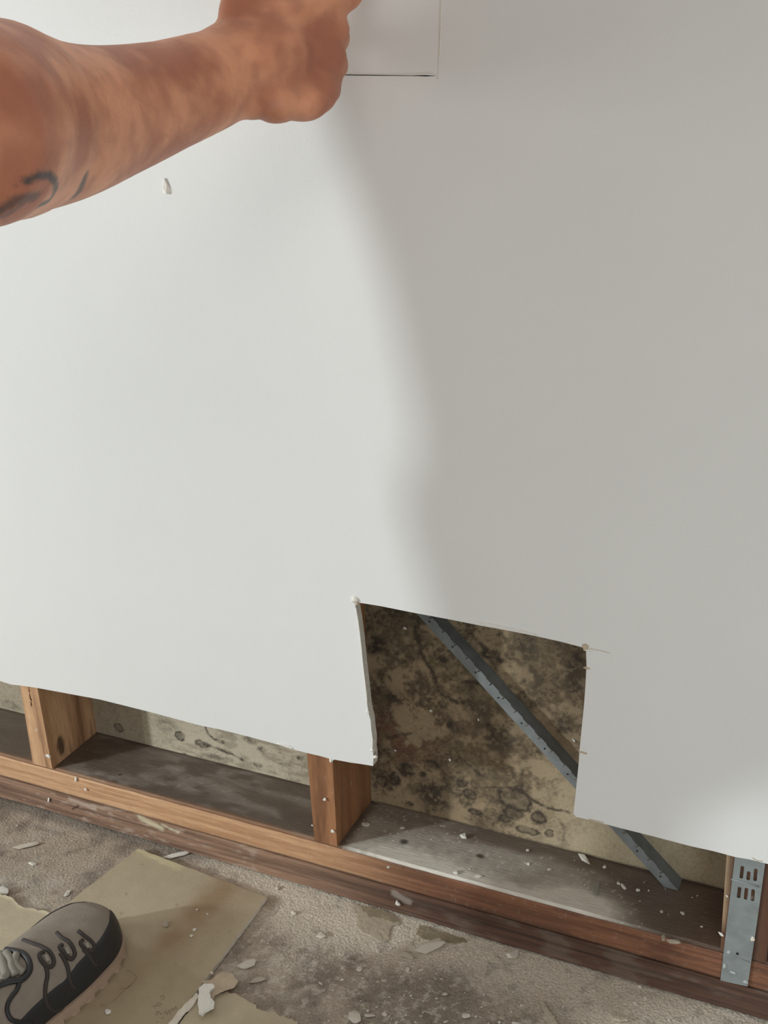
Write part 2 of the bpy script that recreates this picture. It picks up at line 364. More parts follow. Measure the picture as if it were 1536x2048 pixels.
def board_mesh(loops, y0, y1):
    vs = []; es = []
    for lp in loops:
        o = len(vs); vs += [Vector(p) for p in lp]; es += [(o + i, o + (i + 1) % len(lp)) for i in range(len(lp))]
    r = delaunay_2d_cdt(vs, es, [], 0, 1e-7)
    P, E_, F_ = r[0], r[1], r[2]
    def inside(q, lp):
        c = False; n = len(lp)
        for i in range(n):
            (x1, z1), (x2, z2) = lp[i], lp[(i + 1) % n]
            if (z1 > q[1]) != (z2 > q[1]) and q[0] < (x2 - x1) * (q[1] - z1) / (z2 - z1) + x1: c = not c
        return c
    keep = []
    for f in F_:
        q = sum((P[i] for i in f), Vector((0, 0))) / len(f)
        if inside(q, loops[0]) and not any(inside(q, l) for l in loops[1:]): keep.append(f)
    bm = bmesh.new()
    fv = [bm.verts.new((p.x, y0, p.y)) for p in P]
    fs = [bm.faces.new([fv[i] for i in f]) for f in keep]
    for f in fs: f.material_index = 0
    ex = bmesh.ops.extrude_face_region(bm, geom=fs)
    for g in ex['geom']:
        if isinstance(g, bmesh.types.BMVert): g.co.y = y1
    for v in [v for v in bm.verts if not v.link_faces]: bm.verts.remove(v)
    bmesh.ops.recalc_face_normals(bm, faces=bm.faces)
    bm.normal_update()
    for f in bm.faces: f.material_index = 0 if abs(f.normal.y) > 0.5 and f.calc_center_median().y < y0 + 1e-4 else 1
    me = bpy.data.meshes.new('wall_front'); bm.to_mesh(me); bm.free()
    return me
me = board_mesh([outer, slit], YW, -0.0006)
me.materials.append(M['board']); me.materials.append(M['gypsum'])
wf = tag(obj('wall_front', me), 'smooth white plasterboard wall with a rectangular cut-out', kind='structure')
# torn paper fuzz and burrs on the cut edges
rnd = random.Random(4)
def burr(px, py, sx, sz, th=0.0012, seed=0, mat='white_chip', y=YW, name='paper_burr'):
    r = random.Random(seed); c = at(px, py, 1, y)
    bm = bmesh.new(); bmesh.ops.create_icosphere(bm, subdivisions=2, radius=1)
    for v in bm.verts:
        k = 0.75 + 0.5 * r.random(); v.co = Vector((v.co.x * sx * k, v.co.y * th * k, v.co.z * sz * k))
    me = bpy.data.meshes.new(name); bm.to_mesh(me); bm.free(); me.shade_smooth()
    me.materials.append(M[mat]); o = obj(name, me); o.location = c
    o.parent = wf; return o
burr(709, 1198, .0048, .004, .0035, 1); burr(714, 1206, .0025, .0025, .003, 2, 'pink_paper')
burr(1171, 1293, .003, .0035, .003, 3, 'pink_paper'); burr(1176, 1300, .005, .0015, .0018, 4)
burr(735, 1424, .0025, .002, .0012, 5); burr(744, 1500, .002, .002, .0012, 6); burr(751, 1513, .003, .002, .003, 7)
burr(1166, 1505, .005, .0012, .0012, 8, 'pink_paper'); burr(1174, 1336, .004, .0014, .0012, 9, 'pink_paper')
burr(662, 1521, .002, .003, .0015, 10)
def strip(pxs, wpx, name, mat, y=YW - 0.0006, th=0.0008):
    P = [Vector((at(a, b, 1, y)[0], y, at(a, b, 1, y)[2])) for a, b in pxs]
    v, f = tube(spline(P, 4), wpx, 6); me = mesh(name, v, f, True); me.materials.append(M[mat])
    o = obj(name, me); o.parent = wf; return o
strip([(960, 1246), (1000, 1253), (1040, 1262), (1072, 1270)], .0008, 'lifted_paper_edge', 'white_chip')
strip([(1180, 1297), (1200, 1301), (1219, 1306)], .00035, 'knife_score', 'pink_paper', YW)
strip([(555, 1487), (575, 1491), (585, 1497)], .0009, 'lifted_paper_edge', 'white_chip')
strip([(1178, 1638), (1195, 1642), (1208, 1645)], .0006, 'knife_score', 'pink_paper', YW)
strip([(1505, 1716), (1515, 1721), (1525, 1722)], .0006, 'knife_score', 'pink_paper', YW)
strip([(690, 147.5), (760, 148.3), (835, 147.0), (852, 145.5), (868, 147.6)], .0003, 'lifted_paper_edge', 'white_chip')
strip([(880, -40), (880, 0), (879, 60), (877, 110), (875, 158)], .0005, 'scored_line', 'gypsum', YW)
strip([(883, -40), (883, 0), (882, 60), (879, 110)], .0006, 'lifted_paper_edge', 'white_chip', YW)
strip([(711.5, 1215), (716.5, 1245), (721.5, 1285), (725.5, 1326), (729.5, 1360), (734.5, 1405)], .0008, 'lifted_paper_edge', 'white_chip')
# flake nicked out of the wall paper under the arm
c = at(334, 372, 1, YW)
v = [(-.0042, 0, -.0055), (-.0035, -.001, .002), (-.0008, -.0018, .0065), (.0012, -.002, .001), (.0003, -.003, -.006), (-.002, -.003, -.001), (-.0025, 0.0005, .006), (.0045, .0004, -.0045), (.001, .0005, -.006)]
bm = bmesh.new(); [bm.verts.new(p) for p in v]; bmesh.ops.convex_hull(bm, input=bm.verts[:])
me = bpy.data.meshes.new('flake'); bm.to_mesh(me); bm.free(); me.materials.append(M['white_chip'])
fl = obj('plaster_flake', me); fl.location = c; fl.scale = (1.25, 1.2, 1.25)
tag(fl, 'small white flake lifting off the white wall just below the forearm', 'flake')

# out-of-view shell so that the shade has a warm bounce
tag(obj('ceiling', box_mesh('ceiling', -3.5, 4.5, -3.5, 0.1, 2.46, 2.5), M['board']), 'white ceiling', kind='structure')

tag(obj('added_wall_right', box_mesh('added_wall_right', 2.2, 2.25, -3.5, -0.02, ZF + .001, 2.455), mat_plain('brown_wall', tuple(lin(120, 108, 96)), .9)), 'plain brown-grey wall added beyond the right of the frame to cut side light', kind='structure')  # unseen wall added to cut ambient light from the right
# ------------------------------------------------------------------ timber frame
def wood_cols(hue_a, hue_b, scale, axis, dark=None):
    def f(V, N):
        x, y, z = V[:, 0], V[:, 1], V[:, 2]
        if axis == 'x': g = fbm(x * 6, (y * 1.0 + z * 1.0) * scale, (z - y) * scale * .5, s=7)
        else: g = fbm(z * 6, x * scale, y * scale, s=9)
        return mix(hue_a, hue_b, sm(.3, .7, g))
    return f
top_dirt = lambda x, y: fbm(x * 30, y * 60, s=61)
def plate_col(V, N):
    x, y, z = V[:, 0], V[:, 1], V[:, 2]
    g = fbm(x * 7, z * 260, y * 120, s=7)
    fr = mix(lin(176, 132, 96), lin(204, 162, 124), sm(.3, .7, g))
    darker = sm(0.42, 0.62, x)                          # darker and redder to the right
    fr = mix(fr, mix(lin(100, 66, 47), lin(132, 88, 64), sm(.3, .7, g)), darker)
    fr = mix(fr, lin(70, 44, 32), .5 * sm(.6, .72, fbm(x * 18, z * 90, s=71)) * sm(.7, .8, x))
    fr = mix(fr, lin(60, 42, 30), .8 * (1 - sm(.0, .0022, z - ZG - 0.0015)))
    n2 = top_dirt(x, y); n3 = fbm(x * 120, y * 120, s=63)
    tp = mix(lin(98, 86, 76), lin(118, 106, 95), n2)
    tp = mix(tp, lin(96, 70, 54), sm(.86, .95, x) * .6)
    # dust lying on the plate in the middle bay
    e = 0.012 * (n2 - .5)
    back = 1 - sm(.060, .085, y + e * 1.5) * (.55 + .45 * sm(.56, .66, x))
    reach = sm(.485, .50, x) * (1 - sm(.80, .90, x + y * .9 + e * 3))
    hot = np.exp(-(((x - .575) / .06) ** 2 + ((y - .012) / .018) ** 2)) + 1.5 * np.exp(-(((x - .80) / .045) ** 2 + ((y - .020) / .017) ** 2)) + .75 * np.exp(-(((x - .69) / .09) ** 2 + ((y - .006) / .012) ** 2))
    dust = reach * back * (.30 + .3 * n3) + reach * .95 * hot * (.7 + .5 * n3)
    dust = dust + .22 * sm(.35, .75, fbm(x * 14, y * 60, s=64)) * sm(.033, .05, x) * (1 - sm(.45, .46, x)) * sm(.35, .6, n2)
    tp = mix(tp, lin(226, 220, 208), np.clip(dust, 0, .97))  # real dust, whitened further to stand in for light falling on it
    # orange lip along the front arris of the plate in the left bay
    lip = 1 - sm(.001, .006 + .010 * fbm(x * 12, x * 0, s=77), y)
    tp = mix(tp, mix(lin(140, 100, 70), lin(160, 120, 88), g), lip * (1 - sm(.47, .5, x)) * .9)
    tp = mix(tp, lin(70, 56, 46), .7 * sm(.092, .1, y) * (1 - reach))
    isT = N[:, 2] > .5
    c = np.where(isT[:, None], tp, fr)
    # specks
    sp = sm(.74, .82, fbm(x * 300, y * 240, z * 240, s=65, o=2)) * (isT * .9 * sm(.3, .6, dust + .35) + (~isT) * .35)
    c = mix(c, lin(220, 214, 204), np.clip(sp, 0, 1) * np.where(isT, .7, .2) * np.where(isT & (x < .48), .3, 1))
    for (px, py, rx, ry) in [(808, 1683, 10, 5), (959, 1712, 9, 4), (240, 1549, 5, 3)]:
        A = at(px, py, 2, 0); r = np.sqrt(((x - A[0]) / (rx / 1500)) ** 2 + ((y - A[1]) / (ry / 900)) ** 2)
        c = mix(c, lin(52, 44, 38), np.where(isT, .85 * (1 - sm(.6, 1.2, r + .5 * (n3 - .5))), 0))
    return c
def low_col(V, N):
    x, y, z = V[:, 0], V[:, 1], V[:, 2]
    g = fbm(x * 8, z * 330, y * 120, s=17); n2 = fbm(x * 26, z * 70, s=18); n3 = fbm(x * 70, z * 260, s=19)
    c = mix(lin(108, 82, 66), lin(152, 120, 98), sm(.3, .7, g))
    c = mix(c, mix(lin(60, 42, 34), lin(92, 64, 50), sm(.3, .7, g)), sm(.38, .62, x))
    c = mix(c, lin(178, 158, 142), .6 * sm(.56, .68, n3 * .6 + n2 * .4) * (1 - sm(.3, .5, x)))
    c = mix(c, lin(120, 108, 96), .4 * sm(.5, .7, n2) * sm(.5, .7, x))
    c = mix(c, lin(48, 34, 26), .75 * (1 - sm(.0, .004, np.abs(z - (ZG - .015 - .002 * n2)) - .0002)) * .5)
    P = np.stack([x, z], 1)
    for pl, wd, st, col in [([(280, 1634), (305, 1646), (325, 1655)], 7, 1, (190, 178, 150)), ([(325, 1648), (345, 1658), (357, 1663)], 3.5, .9, (196, 184, 160)),
                            ([(140, 1597), (160, 1605), (190, 1615)], 6, .6, (186, 170, 156)), ([(145, 1618), (158, 1611)], 2.5, .9, (60, 40, 32)),
                            ([(790, 1785), (808, 1797), (818, 1802)], 8, .5, (168, 156, 146))]:
        Q = np.array(pts_px(pl, 1, 0))[:, [0, 2]]; dm = np.full(len(x), 9.)
        for i in range(len(Q) - 1):
            d, _ = seg_dist(P, Q[i], Q[i + 1]); dm = np.minimum(dm, d)
        c = mix(c, lin(*col), st * (1 - sm(.5, 1.3, dm / (wd / 1650) / (.5 + n3))))
    return c
def warp_plate(V, N):
    V = V.copy(); x = V[:, 0]
    fr = V[:, 1] < .003
    V[:, 1] += np.where(fr, .0012 * (fbm(x * 7, V[:, 2] * 50, s=81) - .5), 0)
    edge = fr & (V[:, 2] > -.002)
    V[:, 2] -= np.where(edge, .0016 + .0012 * fbm(x * 30, x * 0, s=83), 0)
    V[:, 1] += np.where(edge, .0012, 0)
    return V
xs = axisvals(-1.2, 2.3, -0.18, 1.06, 0.002)
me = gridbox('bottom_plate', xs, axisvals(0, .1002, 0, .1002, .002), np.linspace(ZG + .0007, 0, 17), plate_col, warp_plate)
tag(obj('bottom_plate', me, M['wood']), 'long dust-covered bottom plate carrying the studs, orange-brown front edge', 'timber')
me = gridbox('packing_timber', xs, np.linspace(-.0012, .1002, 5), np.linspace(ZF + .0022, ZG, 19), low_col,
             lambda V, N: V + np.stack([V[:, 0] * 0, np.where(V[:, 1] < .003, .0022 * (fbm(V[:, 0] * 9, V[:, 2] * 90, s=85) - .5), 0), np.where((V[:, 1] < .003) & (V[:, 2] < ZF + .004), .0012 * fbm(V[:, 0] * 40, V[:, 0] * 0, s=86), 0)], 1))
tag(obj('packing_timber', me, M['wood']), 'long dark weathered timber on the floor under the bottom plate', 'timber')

def stud(label, x0, x1, lean, ca, cb, knots=(), strip_=False):
    """stud standing on the plate; lean = x shift per metre of height, (left, right)"""
    def cf(V, N):
        x, y, z = V[:, 0], V[:, 1], V[:, 2]
        g = fbm(z * 5, x * 150 + fbm(z * 8, y * 20, s=9) * 2, y * 110, s=91)
        c = mix(lin(*ca), lin(*cb), sm(.28, .72, g))
        c = mix(c, lin(92, 56, 36), .5 * sm(.6, .75, fbm(z * 9, x * 120, y * 100, s=95)))
        for (ky, kz, ry, rz) in knots:
            r = np.sqrt(((y - ky) / ry) ** 2 + ((z - kz) / rz) ** 2)
            c = mix(c, lin(58, 40, 30), np.where(N[:, 0] > .5, .85 * (1 - sm(.75, 1.1, r)), 0))
        sp = sm(.84, .9, fbm(x * 200, y * 200, z * 200, s=97, o=2))
        if strip_: c = mix(c, lin(176, 152, 122), .8 * (1 - sm(.003, .005, x - x0)) * (N[:, 1] < -.5) * sm(.02, .05, z))
        return mix(c, lin(214, 204, 190), .5 * sp)
    def wp(V, N):
        V = V.copy(); z = V[:, 2]; left = V[:, 0] < (x0 + x1) / 2
        V[:, 0] += np.minimum(z, .4) * np.where(left, lean[0], lean[1]); return V
    me = gridbox('stud', np.linspace(x0, x1, 12), np.linspace(0.0, .1002, 30), axisvals(0.0002, 2.42, 0, .36, .004), cf, wp)
    return tag(obj('wooden_stud', me, M['wood_up']), label, 'stud')
p = lambda a, b: at(a, b, 1, 0.0)
a0, a1 = p(66, 1530), p(41, 1374); b0, b1 = p(104, 1536), p(75, 1379)
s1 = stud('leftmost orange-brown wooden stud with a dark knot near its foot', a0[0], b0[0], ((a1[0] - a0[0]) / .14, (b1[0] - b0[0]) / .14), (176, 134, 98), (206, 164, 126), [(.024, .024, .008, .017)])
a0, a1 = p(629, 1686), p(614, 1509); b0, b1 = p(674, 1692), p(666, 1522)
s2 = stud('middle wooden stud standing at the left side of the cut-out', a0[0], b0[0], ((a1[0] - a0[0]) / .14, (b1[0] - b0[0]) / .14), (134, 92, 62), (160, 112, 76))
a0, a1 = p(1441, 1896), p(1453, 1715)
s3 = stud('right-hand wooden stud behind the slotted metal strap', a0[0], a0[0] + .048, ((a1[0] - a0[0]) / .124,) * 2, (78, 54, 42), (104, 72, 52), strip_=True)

# ------------------------------------------------------------------ metal strap with six slots on the right stud
def strap():
    y = -.0022
    TL, TR = at(1470, 1712, 1, y), at(1531, 1722, 1, y); BL, BR = at(1440.5, 1962, 1, y), at(1495, 1973, 1, y)
    ctr = (BL + BR) / 2
    t = empty('metal_strap', (ctr[0], y, BL[2]), 'slotted grey galvanised metal strap fixed down the right-hand stud onto the bottom plate', 'strap')
    def q(u, v): return TL * (1 - u) * (1 - v) + TR * u * (1 - v) + BL * (1 - u) * v + BR * u * v
    def inv_px(px, py):
        P = at(px, py, 1, y); best = None
        v = (TL[2] - P[2]) / (TL[2] - BL[2]); L_ = TL * (1 - v) + BL * v; R_ = TR * (1 - v) + BR * v
        return (P[0] - L_[0]) / (R_[0] - L_[0]), v
    o = [q(0, -.1), q(1, -.1), q(1, .0), q(1.01, .5), q(1, 1), q(.7, 1.0), q(0, .995), q(-.005, .5), q(0, 0)]
    loops = [[(P[0], P[2]) for P in o]]
    S_ = 0.1748  # crop scale helper: px = 1400 + X*S_, py = 1690 + Y*S_
    for X0, Y0, X1, Y1 in [(487, 240, 470, 385), (560, 300, 548, 405), (640, 270, 628, 415), (455, 480, 440, 610), (533, 490, 520, 628), (610, 505, 598, 645)]:
        a = at(1400 + X0 * S_, 1690 + Y0 * S_, 1, y); b = at(1400 + X1 * S_, 1690 + Y1 * S_, 1, y)
        hw = .0018
        loops.append([(a[0] - hw, a[2] - .001), (a[0], a[2]), (a[0] + hw, a[2] - .001), (b[0] + hw, b[2] + .001), (b[0], b[2]), (b[0] - hw, b[2] + .001)])
    me = board_mesh(loops, y, y + .0010); me.name = 'strap_plate'
    me.materials.clear(); me.materials.append(M['steel']); 
    for pl_ in me.polygons: pl_.material_index = 0
    obj('strap_plate', me, None, t)
    for n_, (X, Y, r) in enumerate([(428, 1242, .0014)]):
        P = at(1400 + X * S_, 1690 + Y * S_, 1, y)
        v, f = tube([(P[0], y - .0006, P[2]), (P[0], y + .0004, P[2])], r, 12); obj('nail_hole', mesh('nail_hole', v, f), M['dark'], t)
    bz = at(1400 + 560 * S_, 1690 + 440 * S_, 1, y)[2]
    v, f = tube([(TL[0] - .0015, y - .0001, bz), (TR[0] - .004, y - .0001, bz - .0008)], .0012, 8)
    obj('pressed_rib', mesh('pressed_rib', v, f, True), M['steel'], t)
    bz = at(1400 + 450 * S_, 1690 + 1300 * S_, 1, y)
    v, f = tube([(BL[0] + .001, y - .0002, bz[2] + .001), (BR[0] + .0, y - .0002, bz[2] - .0005)], .0006, 8)
    obj('pressed_rib', mesh('pressed_rib', v, f, True), M['steel'], t)
    for X, Y, sx, sz, sd in [(600, 1080, .0022, .0032, 1), (375, 1462, .0034, .0018, 2), (330, 1230, .002, .003, 3), (280, 1390, .0016, .004, 4), (520, 1570, .003, .002, 6)]:
        P = at(1400 + X * S_, 1690 + Y * S_, 1, y - .0004)
        bm = bmesh.new(); bmesh.ops.create_icosphere(bm, subdivisions=2, radius=1); r = random.Random(sd)
        for v_ in bm.verts:
            k = .7 + .6 * r.random(); v_.co = Vector((P[0] + v_.co.x * sx * k, y - .0002 + v_.co.y * .0005, P[2] + v_.co.z * sz * k))
        me = bpy.data.meshes.new('plaster_smear'); bm.to_mesh(me); bm.free(); me.shade_smooth()
        obj('plaster_smear', me, M['steel_pale'] if sd != 1 else M['chip'], t)
strap()
# ------------------------------------------------------------------ diagonal angle brace behind the board
def brace():
    y = .078
    L0, L1 = at(845, 1240, 1, y), at(1302, 1741, 1, y)
    L1 = at(1305, 1748, 1, y); d = (L1 - L0); d /= np.linalg.norm(d); up = np.array([d[2], 0, -d[0]]) * -1
    if up[2] < 0: up = -up
    z_end = .0015
    L1 = L0 + d * ((L0[2] - z_end) / -d[2]) 
    L0 = L0 - d * .10
    t = empty('metal_brace', tuple(L1), 'dark grey diagonal metal angle brace crossing the open stud bay', 'brace')
    n = 400; Wd = .0115; V = []; F = []
    ln = np.linalg.norm(L1 - L0)
    r = random.Random(3)
    for i in range(n + 1):
        s = i / n; P = L0 + (L1 - L0) * s
        k = (s * ln / .021) % 1.0
        w_ = Wd + (.0012 if k < .5 else 0) - (.0045 if .93 < k else 0)
        for yy in (0, .0012):
            V += [P + np.array([0, yy, 0]), P + up * w_ + np.array([0, yy, 0])]
    for i in range(n):
        a = i * 4
        F += [(a, a + 1, a + 5, a + 4), (a + 2, a + 6, a + 7, a + 3), (a, a + 4, a + 6, a + 2), (a + 1, a + 3, a + 7, a + 5)]
    F += [(0, 2, 3, 1), (n * 4, n * 4 + 1, n * 4 + 3, n * 4 + 2)]
    for i_ in (-4, -3, -2, -1): V[i_] = V[i_] - d * ((V[i_][2] - .0006) / d[2])
    me = mesh('front_flange', V, F); fix_normals(me); obj('front_flange', me, M['steel_dull'], t)
    A, B = L0 + up * (Wd - .0012), L1 + up * (Wd - .0012)
    V = []
    for P in (A, B):
        for yy in (.0012, .0215):
            V += [P + np.array([0, yy, 0]), P + up * .0012 + np.array([0, yy, 0])]
    for i_ in (-4, -3, -2, -1): V[i_] = V[i_] - d * ((V[i_][2] - .0006) / d[2])
    me = mesh('side_flange', V, [(0, 1, 3, 2), (4, 6, 7, 5), (0, 4, 5, 1), (2, 3, 7, 6), (0, 2, 6, 4), (1, 5, 7, 3)]); fix_normals(me)
    obj('side_flange', me, M['steel_dull'], t)
    for k in range(14):
        P = L1 - d * (.012 + .040 * k) + up * .006
        v, f = tube([(P[0], y - .0002, P[2]), (P[0], y + .0006, P[2])], .0012, 10); obj('nail_hole', mesh('nail_hole', v, f), M['dark'], t)
brace()

# ------------------------------------------------------------------ sheets of torn board on the floor
def ragged(pts, amp, step, seed):
    r = random.Random(seed); out = []
    for i in range(len(pts)):
        a, b, am = Vector(pts[i][:2]), Vector(pts[(i + 1) % len(pts)][:2]), pts[i][2] if len(pts[i]) > 2 else amp
        n = max(1, int((b - a).length / step)); nr = Vector((-(b - a).y, (b - a).x)).normalized()
        out.append(a)
        for k in range(1, n): out.append(a.lerp(b, k / n) + nr * (am * (r.random() - .5)))
    return out
def sheet(name, pts, z0, z1, label, stain, step=.004, parts=None, mat2='gypsum'):
    """flat board: outline in world xy, painted top"""
    xs_ = [p[0] for p in pts]; ys_ = [p[1] for p in pts]
    bm = bmesh.new(); vs = [bm.verts.new((p[0], p[1], z1)) for p in pts]
    # fine interior points for paint
    loops = [Vector((p[0], p[1])) for p in pts]; N0 = len(loops)
    def inside(x, y):
        c = False
        for i in range(N0):
            a, b = loops[i], loops[(i + 1) % N0]
            if (a.y > y) != (b.y > y) and x < (b.x - a.x) * (y - a.y) / (b.y - a.y) + a.x: c = not c
        return c
    ex = []
    gx = np.arange(min(xs_), max(xs_), step)
    for i, x in enumerate(gx):
        for y in np.arange(min(ys_), max(ys_), step):
            if inside(x, y): ex.append(Vector((x, y + .0001 * (i % 3))))
    r = delaunay_2d_cdt(loops + ex, [(i, (i + 1) % N0) for i in range(N0)], [], 1, 1e-6)
    bm.free(); bm = bmesh.new()
    V = [bm.verts.new((q.x, q.y, z1)) for q in r[0]]
    fs = []
    for f in r[2]:
        try: fs.append(bm.faces.new([V[i] for i in f]))
        except ValueError: pass
    e = bmesh.ops.extrude_face_region(bm, geom=fs)
    for g in e['geom']:
        if isinstance(g, bmesh.types.BMVert): g.co.z = z0
    for v in [v for v in bm.verts if not v.link_faces]: bm.verts.remove(v)
    bmesh.ops.recalc_face_normals(bm, faces=bm.faces); bm.normal_update()
    for f in bm.faces: f.material_index = 0 if abs(f.normal.z) > .5 else 1
    me = bpy.data.meshes.new(name); bm.to_mesh(me); bm.free()
    co = np.array([v.co[:] for v in me.vertices]); paint(me, stain(co))
    me.materials.append(M['tan_paper']); me.materials.append(M[mat2])
    return tag(obj(name, me), label, 'board offcut')
ZS = ZF + .0055
g = lambda px, py, z=ZS: at(px, py, 2, z)[:2]
A, B, Cc = g(276, 1697), g(533, 1794), g(455, 1936)
C2 = g(345, 2046); Dd = A + (Cc - B) / np.linalg.norm(Cc - B) * .30 + np.array([-.02, 0])
C3 = B + (C2 - B) / np.linalg.norm(C2 - B) * .30
Lp = g(105, 1829)
Dd = A + (Lp - A) / np.linalg.norm(Lp - A) * .30
def tan_stain_shade(co):
    x, y = co[:, 0], co[:, 1]; n = fbm(x * 40, y * 40, s=101); n2 = fbm(x * 9, y * 9, s=103)
    c = mix(lin(186, 173, 148), lin(176, 162, 138), n2)
    u = (np.stack([x, y], 1) - B) @ ((A - B) / np.linalg.norm(A - B))   # distance from the right corner along the top edge
    st = np.exp(-((u - .062) / .022) ** 2) + .35 * np.exp(-((u - .02) / .03) ** 2)
    c = mix(c, lin(146, 116, 84), np.clip(st * (.25 + .75 * n), 0, .7))
    w_ = (np.stack([x, y], 1) - A) @ ((Dd - A) / np.linalg.norm(Dd - A))
    c = mix(c, lin(164, 150, 122), .55 * sm(.13, .14, w_ + .12 * u * 0 + .01 * n))  # darker near part: shadow edge across the sheet, painted into the colour
    # torn pale strip of paper near the top corner and along the far edge
    c = mix(c, lin(206, 198, 160), .8 * (1 - sm(.006, .009, w_ + .003 * n)) * sm(.125, .14, u))
    c = mix(c, lin(130, 110, 84), .5 * sm(.78, .86, fbm(x * 160, y * 160, s=107)))
    return c
big = sheet('plasterboard_offcut', ragged([(*A, .0012), (*B, .001), (*C3, .001), (*Dd, .0012)], .001, .006, 2), ZF + .0002, ZS,
      'large tan rectangular board offcut lying face down under the shoe', tan_stain_shade)
Ls = [g(0, 1787), g(28, 1799), g(42, 1812), g(70, 1818), g(92, 1822), g(101, 1832)]
dv = (Dd - A) / np.linalg.norm(Dd - A); nv = np.array([dv[1], -dv[0]])
if nv @ (g(0, 1850) - Lp) < 0: nv = -nv
e0 = Lp + nv * .0025; e1 = e0 + dv * .16
Lpts = [(*(Ls[0] + (Ls[0] - Ls[1]) * 6), .006)] + [(*q, .0035) for q in Ls[:-1]] + [(*(e0 - dv * .001), .001)] + [(*e1, .002), (*(e1 + nv * .14), .002)]
def tan2(co):
    x, y = co[:, 0], co[:, 1]
    P = co[:, :2]; dm = np.full(len(x), 9.)
    for i in range(len(Ls) - 1):
        d, _ = seg_dist(P, Ls[i], Ls[i + 1]); dm = np.minimum(dm, d)
    c = mix(lin(194, 182, 155), lin(178, 164, 140), fbm(x * 25, y * 25, s=111))
    return mix(c, lin(222, 210, 180), .8 * (1 - sm(.003, .007, dm + .004 * fbm(x * 90, y * 90, s=5))))
sheet('plasterboard_offcut', ragged(Lpts, .003, .004, 5), ZF + .0002, ZS, 'smaller pale tan board piece with a torn edge at the far left of the floor', tan2)
Rs = [g(400, 1981), g(432, 1984), g(468, 1985), g(492, 1998), g(505, 2006), g(520, 2019), g(550, 2022), g(560, 2032), g(585, 2036), g(600, 2052)]
ed = (C3 - B) / np.linalg.norm(C3 - B); en = np.array([-ed[1], ed[0]])
if en @ (Rs[4] - C2) < 0: en = -en
r0 = g(392, 1992) + en * .004
Rp = [(*r0, .001)] + [(*q, .004) for q in Rs[1:]] + [(*(Rs[-1] + np.array([.05, -.10])), .004), (*(r0 + ed * .2), .001)]
sheet('plasterboard_offcut', ragged(Rp, .004, .0035, 8), ZF + .0002, ZF + .0050, 'torn-edged tan board piece at the bottom edge beside the rectangular offcut', tan2)

def flat_poly(name, pxs, z, th, mat, label, cat, wob=.0012, seed=1, curl=0.0):
    pts = ragged([(*g(a, b, z), wob) for a, b in pxs], wob, .003, seed)
    c = sum(pts, Vector((0, 0))) / len(pts)
    r = random.Random(seed)
    bm = bmesh.new(); zz = lambda q: z + curl * (q - c).length ** 2 * 40 + .0003 * r.random()
    up = [bm.verts.new((q.x, q.y, zz(q))) for q in pts]; lo = [bm.verts.new((q.x, q.y, zz(q) - th)) for q in pts]
    ct = bm.verts.new((c.x, c.y, z + .0004)); cb = bm.verts.new((c.x, c.y, z - th))
    n = len(pts)
    for i in range(n):
        j = (i + 1) % n
        bm.faces.new((up[i], up[j], ct)); bm.faces.new((lo[j], lo[i], cb)); bm.faces.new((up[i], lo[i], lo[j], up[j]))
    bmesh.ops.recalc_face_normals(bm, faces=bm.faces)
    me = bpy.data.meshes.new(name); bm.to_mesh(me); bm.free(); me.materials.append(M[mat])
    o = obj(name, me)
    return tag(o, label, cat) if label else o
flat_poly('torn_paper', [(401, 1962), (424, 1960), (432, 1950), (446, 1944), (465, 1948), (476, 1964), (468, 1975), (450, 1980), (430, 1990), (424, 2000), (418, 1975)], ZS + .004, .0012, 'pink_paper',
          'curled brownish-pink scrap of board paper at the lower right corner of the offcut', 'paper scrap', seed=3, curl=.02)
flat_poly('plasterboard_piece', [(398, 1975), (408, 1967), (424, 1967), (429, 1971), (418, 1977), (421, 1995), (429, 2004), (427, 2013), (411, 2021), (405, 2029), (397, 2024), (396, 2000)], ZS + .0085, .0035, 'white_chip',
          'white hooked piece of broken plasterboard on the tan offcut edge', 'plaster piece', seed=4)
flat_poly('plasterboard_strip', [(394, 1985), (397, 1992), (384, 2012), (365, 2030), (352, 2048), (344, 2056), (330, 2056), (352, 2028), (372, 2006)], ZS + .0022, .002, 'chip',
          'long narrow pinkish-white plaster strip lying along the offcut edge', 'plaster strip', seed=5)
flat_poly('wood_splinter', [(1080, 1999), (1088, 2006), (1105, 2030), (1120, 2056), (1102, 2060), (1094, 2040), (1086, 2033), (1090, 2026), (1083, 2012)], ZF + .004, .003, 'chip_grey',
          'long pale splinter lying on the floor at the bottom right', 'splinter', seed=6)
flat_poly('wood_splinter', [(1222, 2030), (1238, 2028), (1254, 2034), (1256, 2039), (1240, 2040), (1226, 2036)], ZF + .004, .003, 'chip_grey',
          'short blunt grey-tan splinter on the floor right of the long one', 'splinter', seed=9)
# glue / paper residue on the floor against the timber
for k_, (pxs, z, mt, lb, sd) in enumerate([
    ([(700, 1805), (722, 1812), (760, 1828), (790, 1838), (800, 1848), (782, 1854), (778, 1880), (762, 1884), (735, 1868), (712, 1852), (716, 1832)], ZF + .0014, 'residue', 'pale flattened patch of old filler on the floor beside the timber', 11),
    ([(720, 1814), (738, 1812), (770, 1822), (795, 1836), (798, 1844), (780, 1843), (760, 1836), (735, 1832)], ZF + .0020, 'residue2', 'olive-tan scrap of paper residue on top of the pale filler patch', 12),
    ([(838, 1850), (870, 1858), (900, 1868), (930, 1878), (935, 1884), (905, 1886), (880, 1880), (850, 1878), (832, 1868)], ZF + .0014, 'residue2', 'greenish-tan flat residue on the floor behind the large plaster chip', 13),
    ]):
    flat_poly('floor_residue', pxs, z - .0008, .0008, mt, lb, 'residue', wob=.003, seed=sd)
